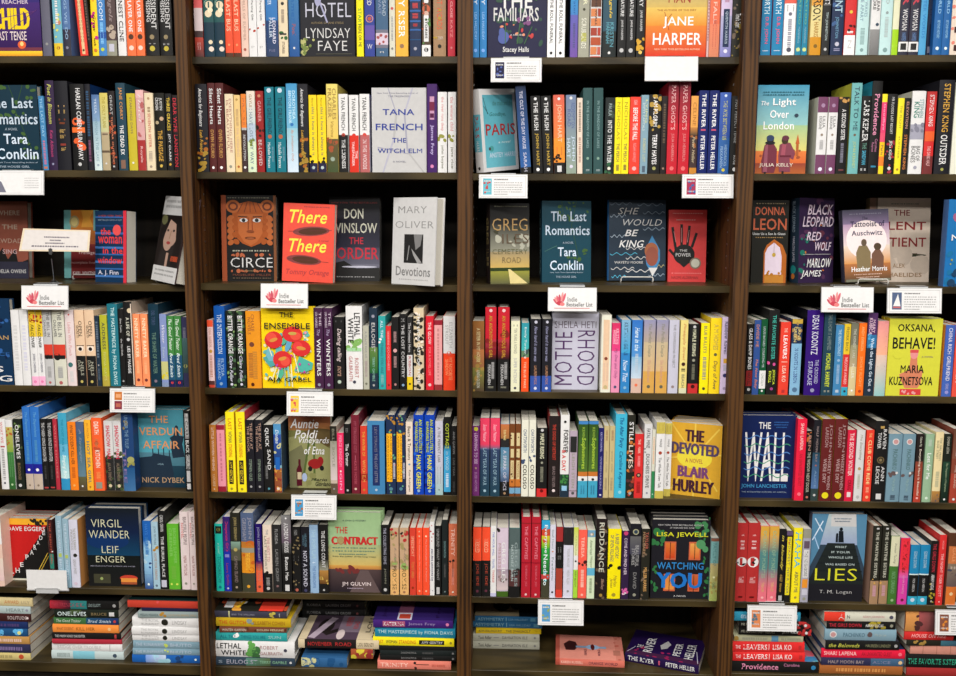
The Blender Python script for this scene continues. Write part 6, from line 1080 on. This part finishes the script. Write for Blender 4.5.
# ---------------------------------------------------------------- wire easels and the placard on its stand
def easel(xl, xr, Y, r, b, label, back_h, yaw=0, deep=.05):
    z = ztop(r, b); X0, X1 = x_at(xl, Y, z), x_at(xr, Y, z); hz = .0145; t = .0016
    root = empty('wire_easel', label, 'easel', 'white wire easels on the third shelf', Matrix.Translation(((X0+X1)/2, Y, z)) @ Matrix.Rotation(math.radians(yaw), 4, 'Z'))
    n = (X1-X0)/2/math.cos(math.radians(yaw)); m = MB()
    arc = [(-n, .012, t), (-n, .002, t), (-n, 0, .004), (-n, 0, hz-.005), (-n+.0015, 0, hz-.0015), (-n+.005, 0, hz), (n-.005, 0, hz), (n-.0015, 0, hz-.0015), (n, 0, hz-.005), (n, 0, .004), (n, .002, t), (n, .012, t)]
    m.tube(arc, t); m.build('front_lip', M_WIRE, root)
    for sx in (-n, n):
        m = MB(); m.tube([(sx, .012, t), (sx, deep, t), (sx*.96, deep+.003, .004), (sx*.8, deep+.012, back_h)], t); m.build('side_rail', M_WIRE, root)
    m = MB(); m.tube([(-n*.8, deep+.012, back_h), (n*.8, deep+.012, back_h)], t); m.build('back_bar', M_WIRE, root)
easel(73, 97, .168, 3, 1, 'white wire easel under the orange-and-maroon book', .05)
easel(153, 166, .06, 3, 1, 'white wire easel under the leaning dark portrait', .05, -46, .062)
easel(621, 653, .121, 3, 3, 'white wire easel under the slate book with wavy lines', .05)
easel(858, 888, .061, 3, 4, "white wire easel under the couple's book", .05)
z = ztop(3, 1); Y = .045; X = x_at(54, Y, z)
st = empty('card_stand', 'small steel clip stand holding the cream placard', 'stand', None, Matrix.Translation((X, Y, z)))
m = MB(); m.lathe([(0, 0), (.013, 0), (.013, .002), (.009, .004), (.005, .008), (.0022, .011), (0, .011)]); m.build('base', M_STEEL, st)
m = MB(); m.tube([(0, 0, .009), (-.001, 0, .03), (-.003, 0, .066)], .0013); m.build('stem', M_STEEL, st)
zc = at(54, 249, Y).z-z
m = MB(); m.poly([(-.008, -.0028, zc-.014), (0, -.0028, zc-.016), (.001, -.0028, zc-.004), (-.0028, -.0028, zc+.004), (-.0085, -.0028, zc-.004)], (1, 1, 1))
m.box(-.0085, .0015, -.0027, -.0016, zc-.012, zc+.001); m.box(-.0085, .0015, .0012, .0024, zc-.012, zc+.001); m.build('clip', M_STEEL, st)
q = [at(22.5, 228.3, Y), at(90, 230.3, Y), at(89, 251.8, Y), at(19, 251, Y)]
cm = MB(); cream = hex6('f3e2c4')
P0 = [(v.x, v.y-.0006+(.004 if i < 2 else 0), v.z) for i, v in enumerate(q)]; P1 = [(a, bb+.001, c) for a, bb, c in P0]
cm.poly(P0[::-1], cream); cm.poly(P1, cream)
for i in range(4): cm.poly([P0[i], P0[(i+1) % 4], P1[(i+1) % 4], P1[i]], cream)
def put_p(x, y, k):
    a, b_, c, d = [Vector(p) for p in P0]; t = a.lerp(b_, x); u = d.lerp(c, x); v = t.lerp(u, y); return (v.x, v.y-.0002-.00005*k, v.z)
cv = Canvas(cm, put_p, .33); cv.rect(.03, .97, .06, .94, hex6('ece6e2'))
for y, a, b_ in ((.36, .33, .7), (.5, .42, .58), (.63, .36, .64), (.77, .17, .84)): cv.marks(a, b_, y, hex6('6a6472'), .06, 0, int(y*100))
o = cm.build('placard', M_CARD); tag(o, 'small cream placard held up by a steel clip in the left bay', 'sign')

# ---------------------------------------------------------------- light: rows of ceiling fixtures in the aisle, and the rest of the shop's light
def area(name, loc, sx, sy, power, col, rot=(0, 0, 0)):
    l = bpy.data.lights.new(name, 'AREA'); l.shape = 'RECTANGLE'; l.size = sx; l.size_y = sy; l.energy = power; l.color = col
    o = bpy.data.objects.new(name, l); o.location = loc; o.rotation_euler = rot; C.objects.link(o)
for y, e in ((-1.3, 17), (-2.5, 50), (-4.2, 62)):
    for x in (-1.9, 0, 1.9): area('ceiling_light', (x, y, 3.1), 1.2, .5, e, (1, .96, .91))
w = bpy.data.worlds.new('shop'); w.use_nodes = True; bpy.context.scene.world = w
bg_ = w.node_tree.nodes['Background']; bg_.inputs['Color'].default_value = (1, .95, .9, 1); bg_.inputs['Strength'].default_value = .12
vs = bpy.context.scene.view_settings; vs.view_transform = 'Standard'; vs.look = 'None'; vs.exposure = 0.0; vs.gamma = 1
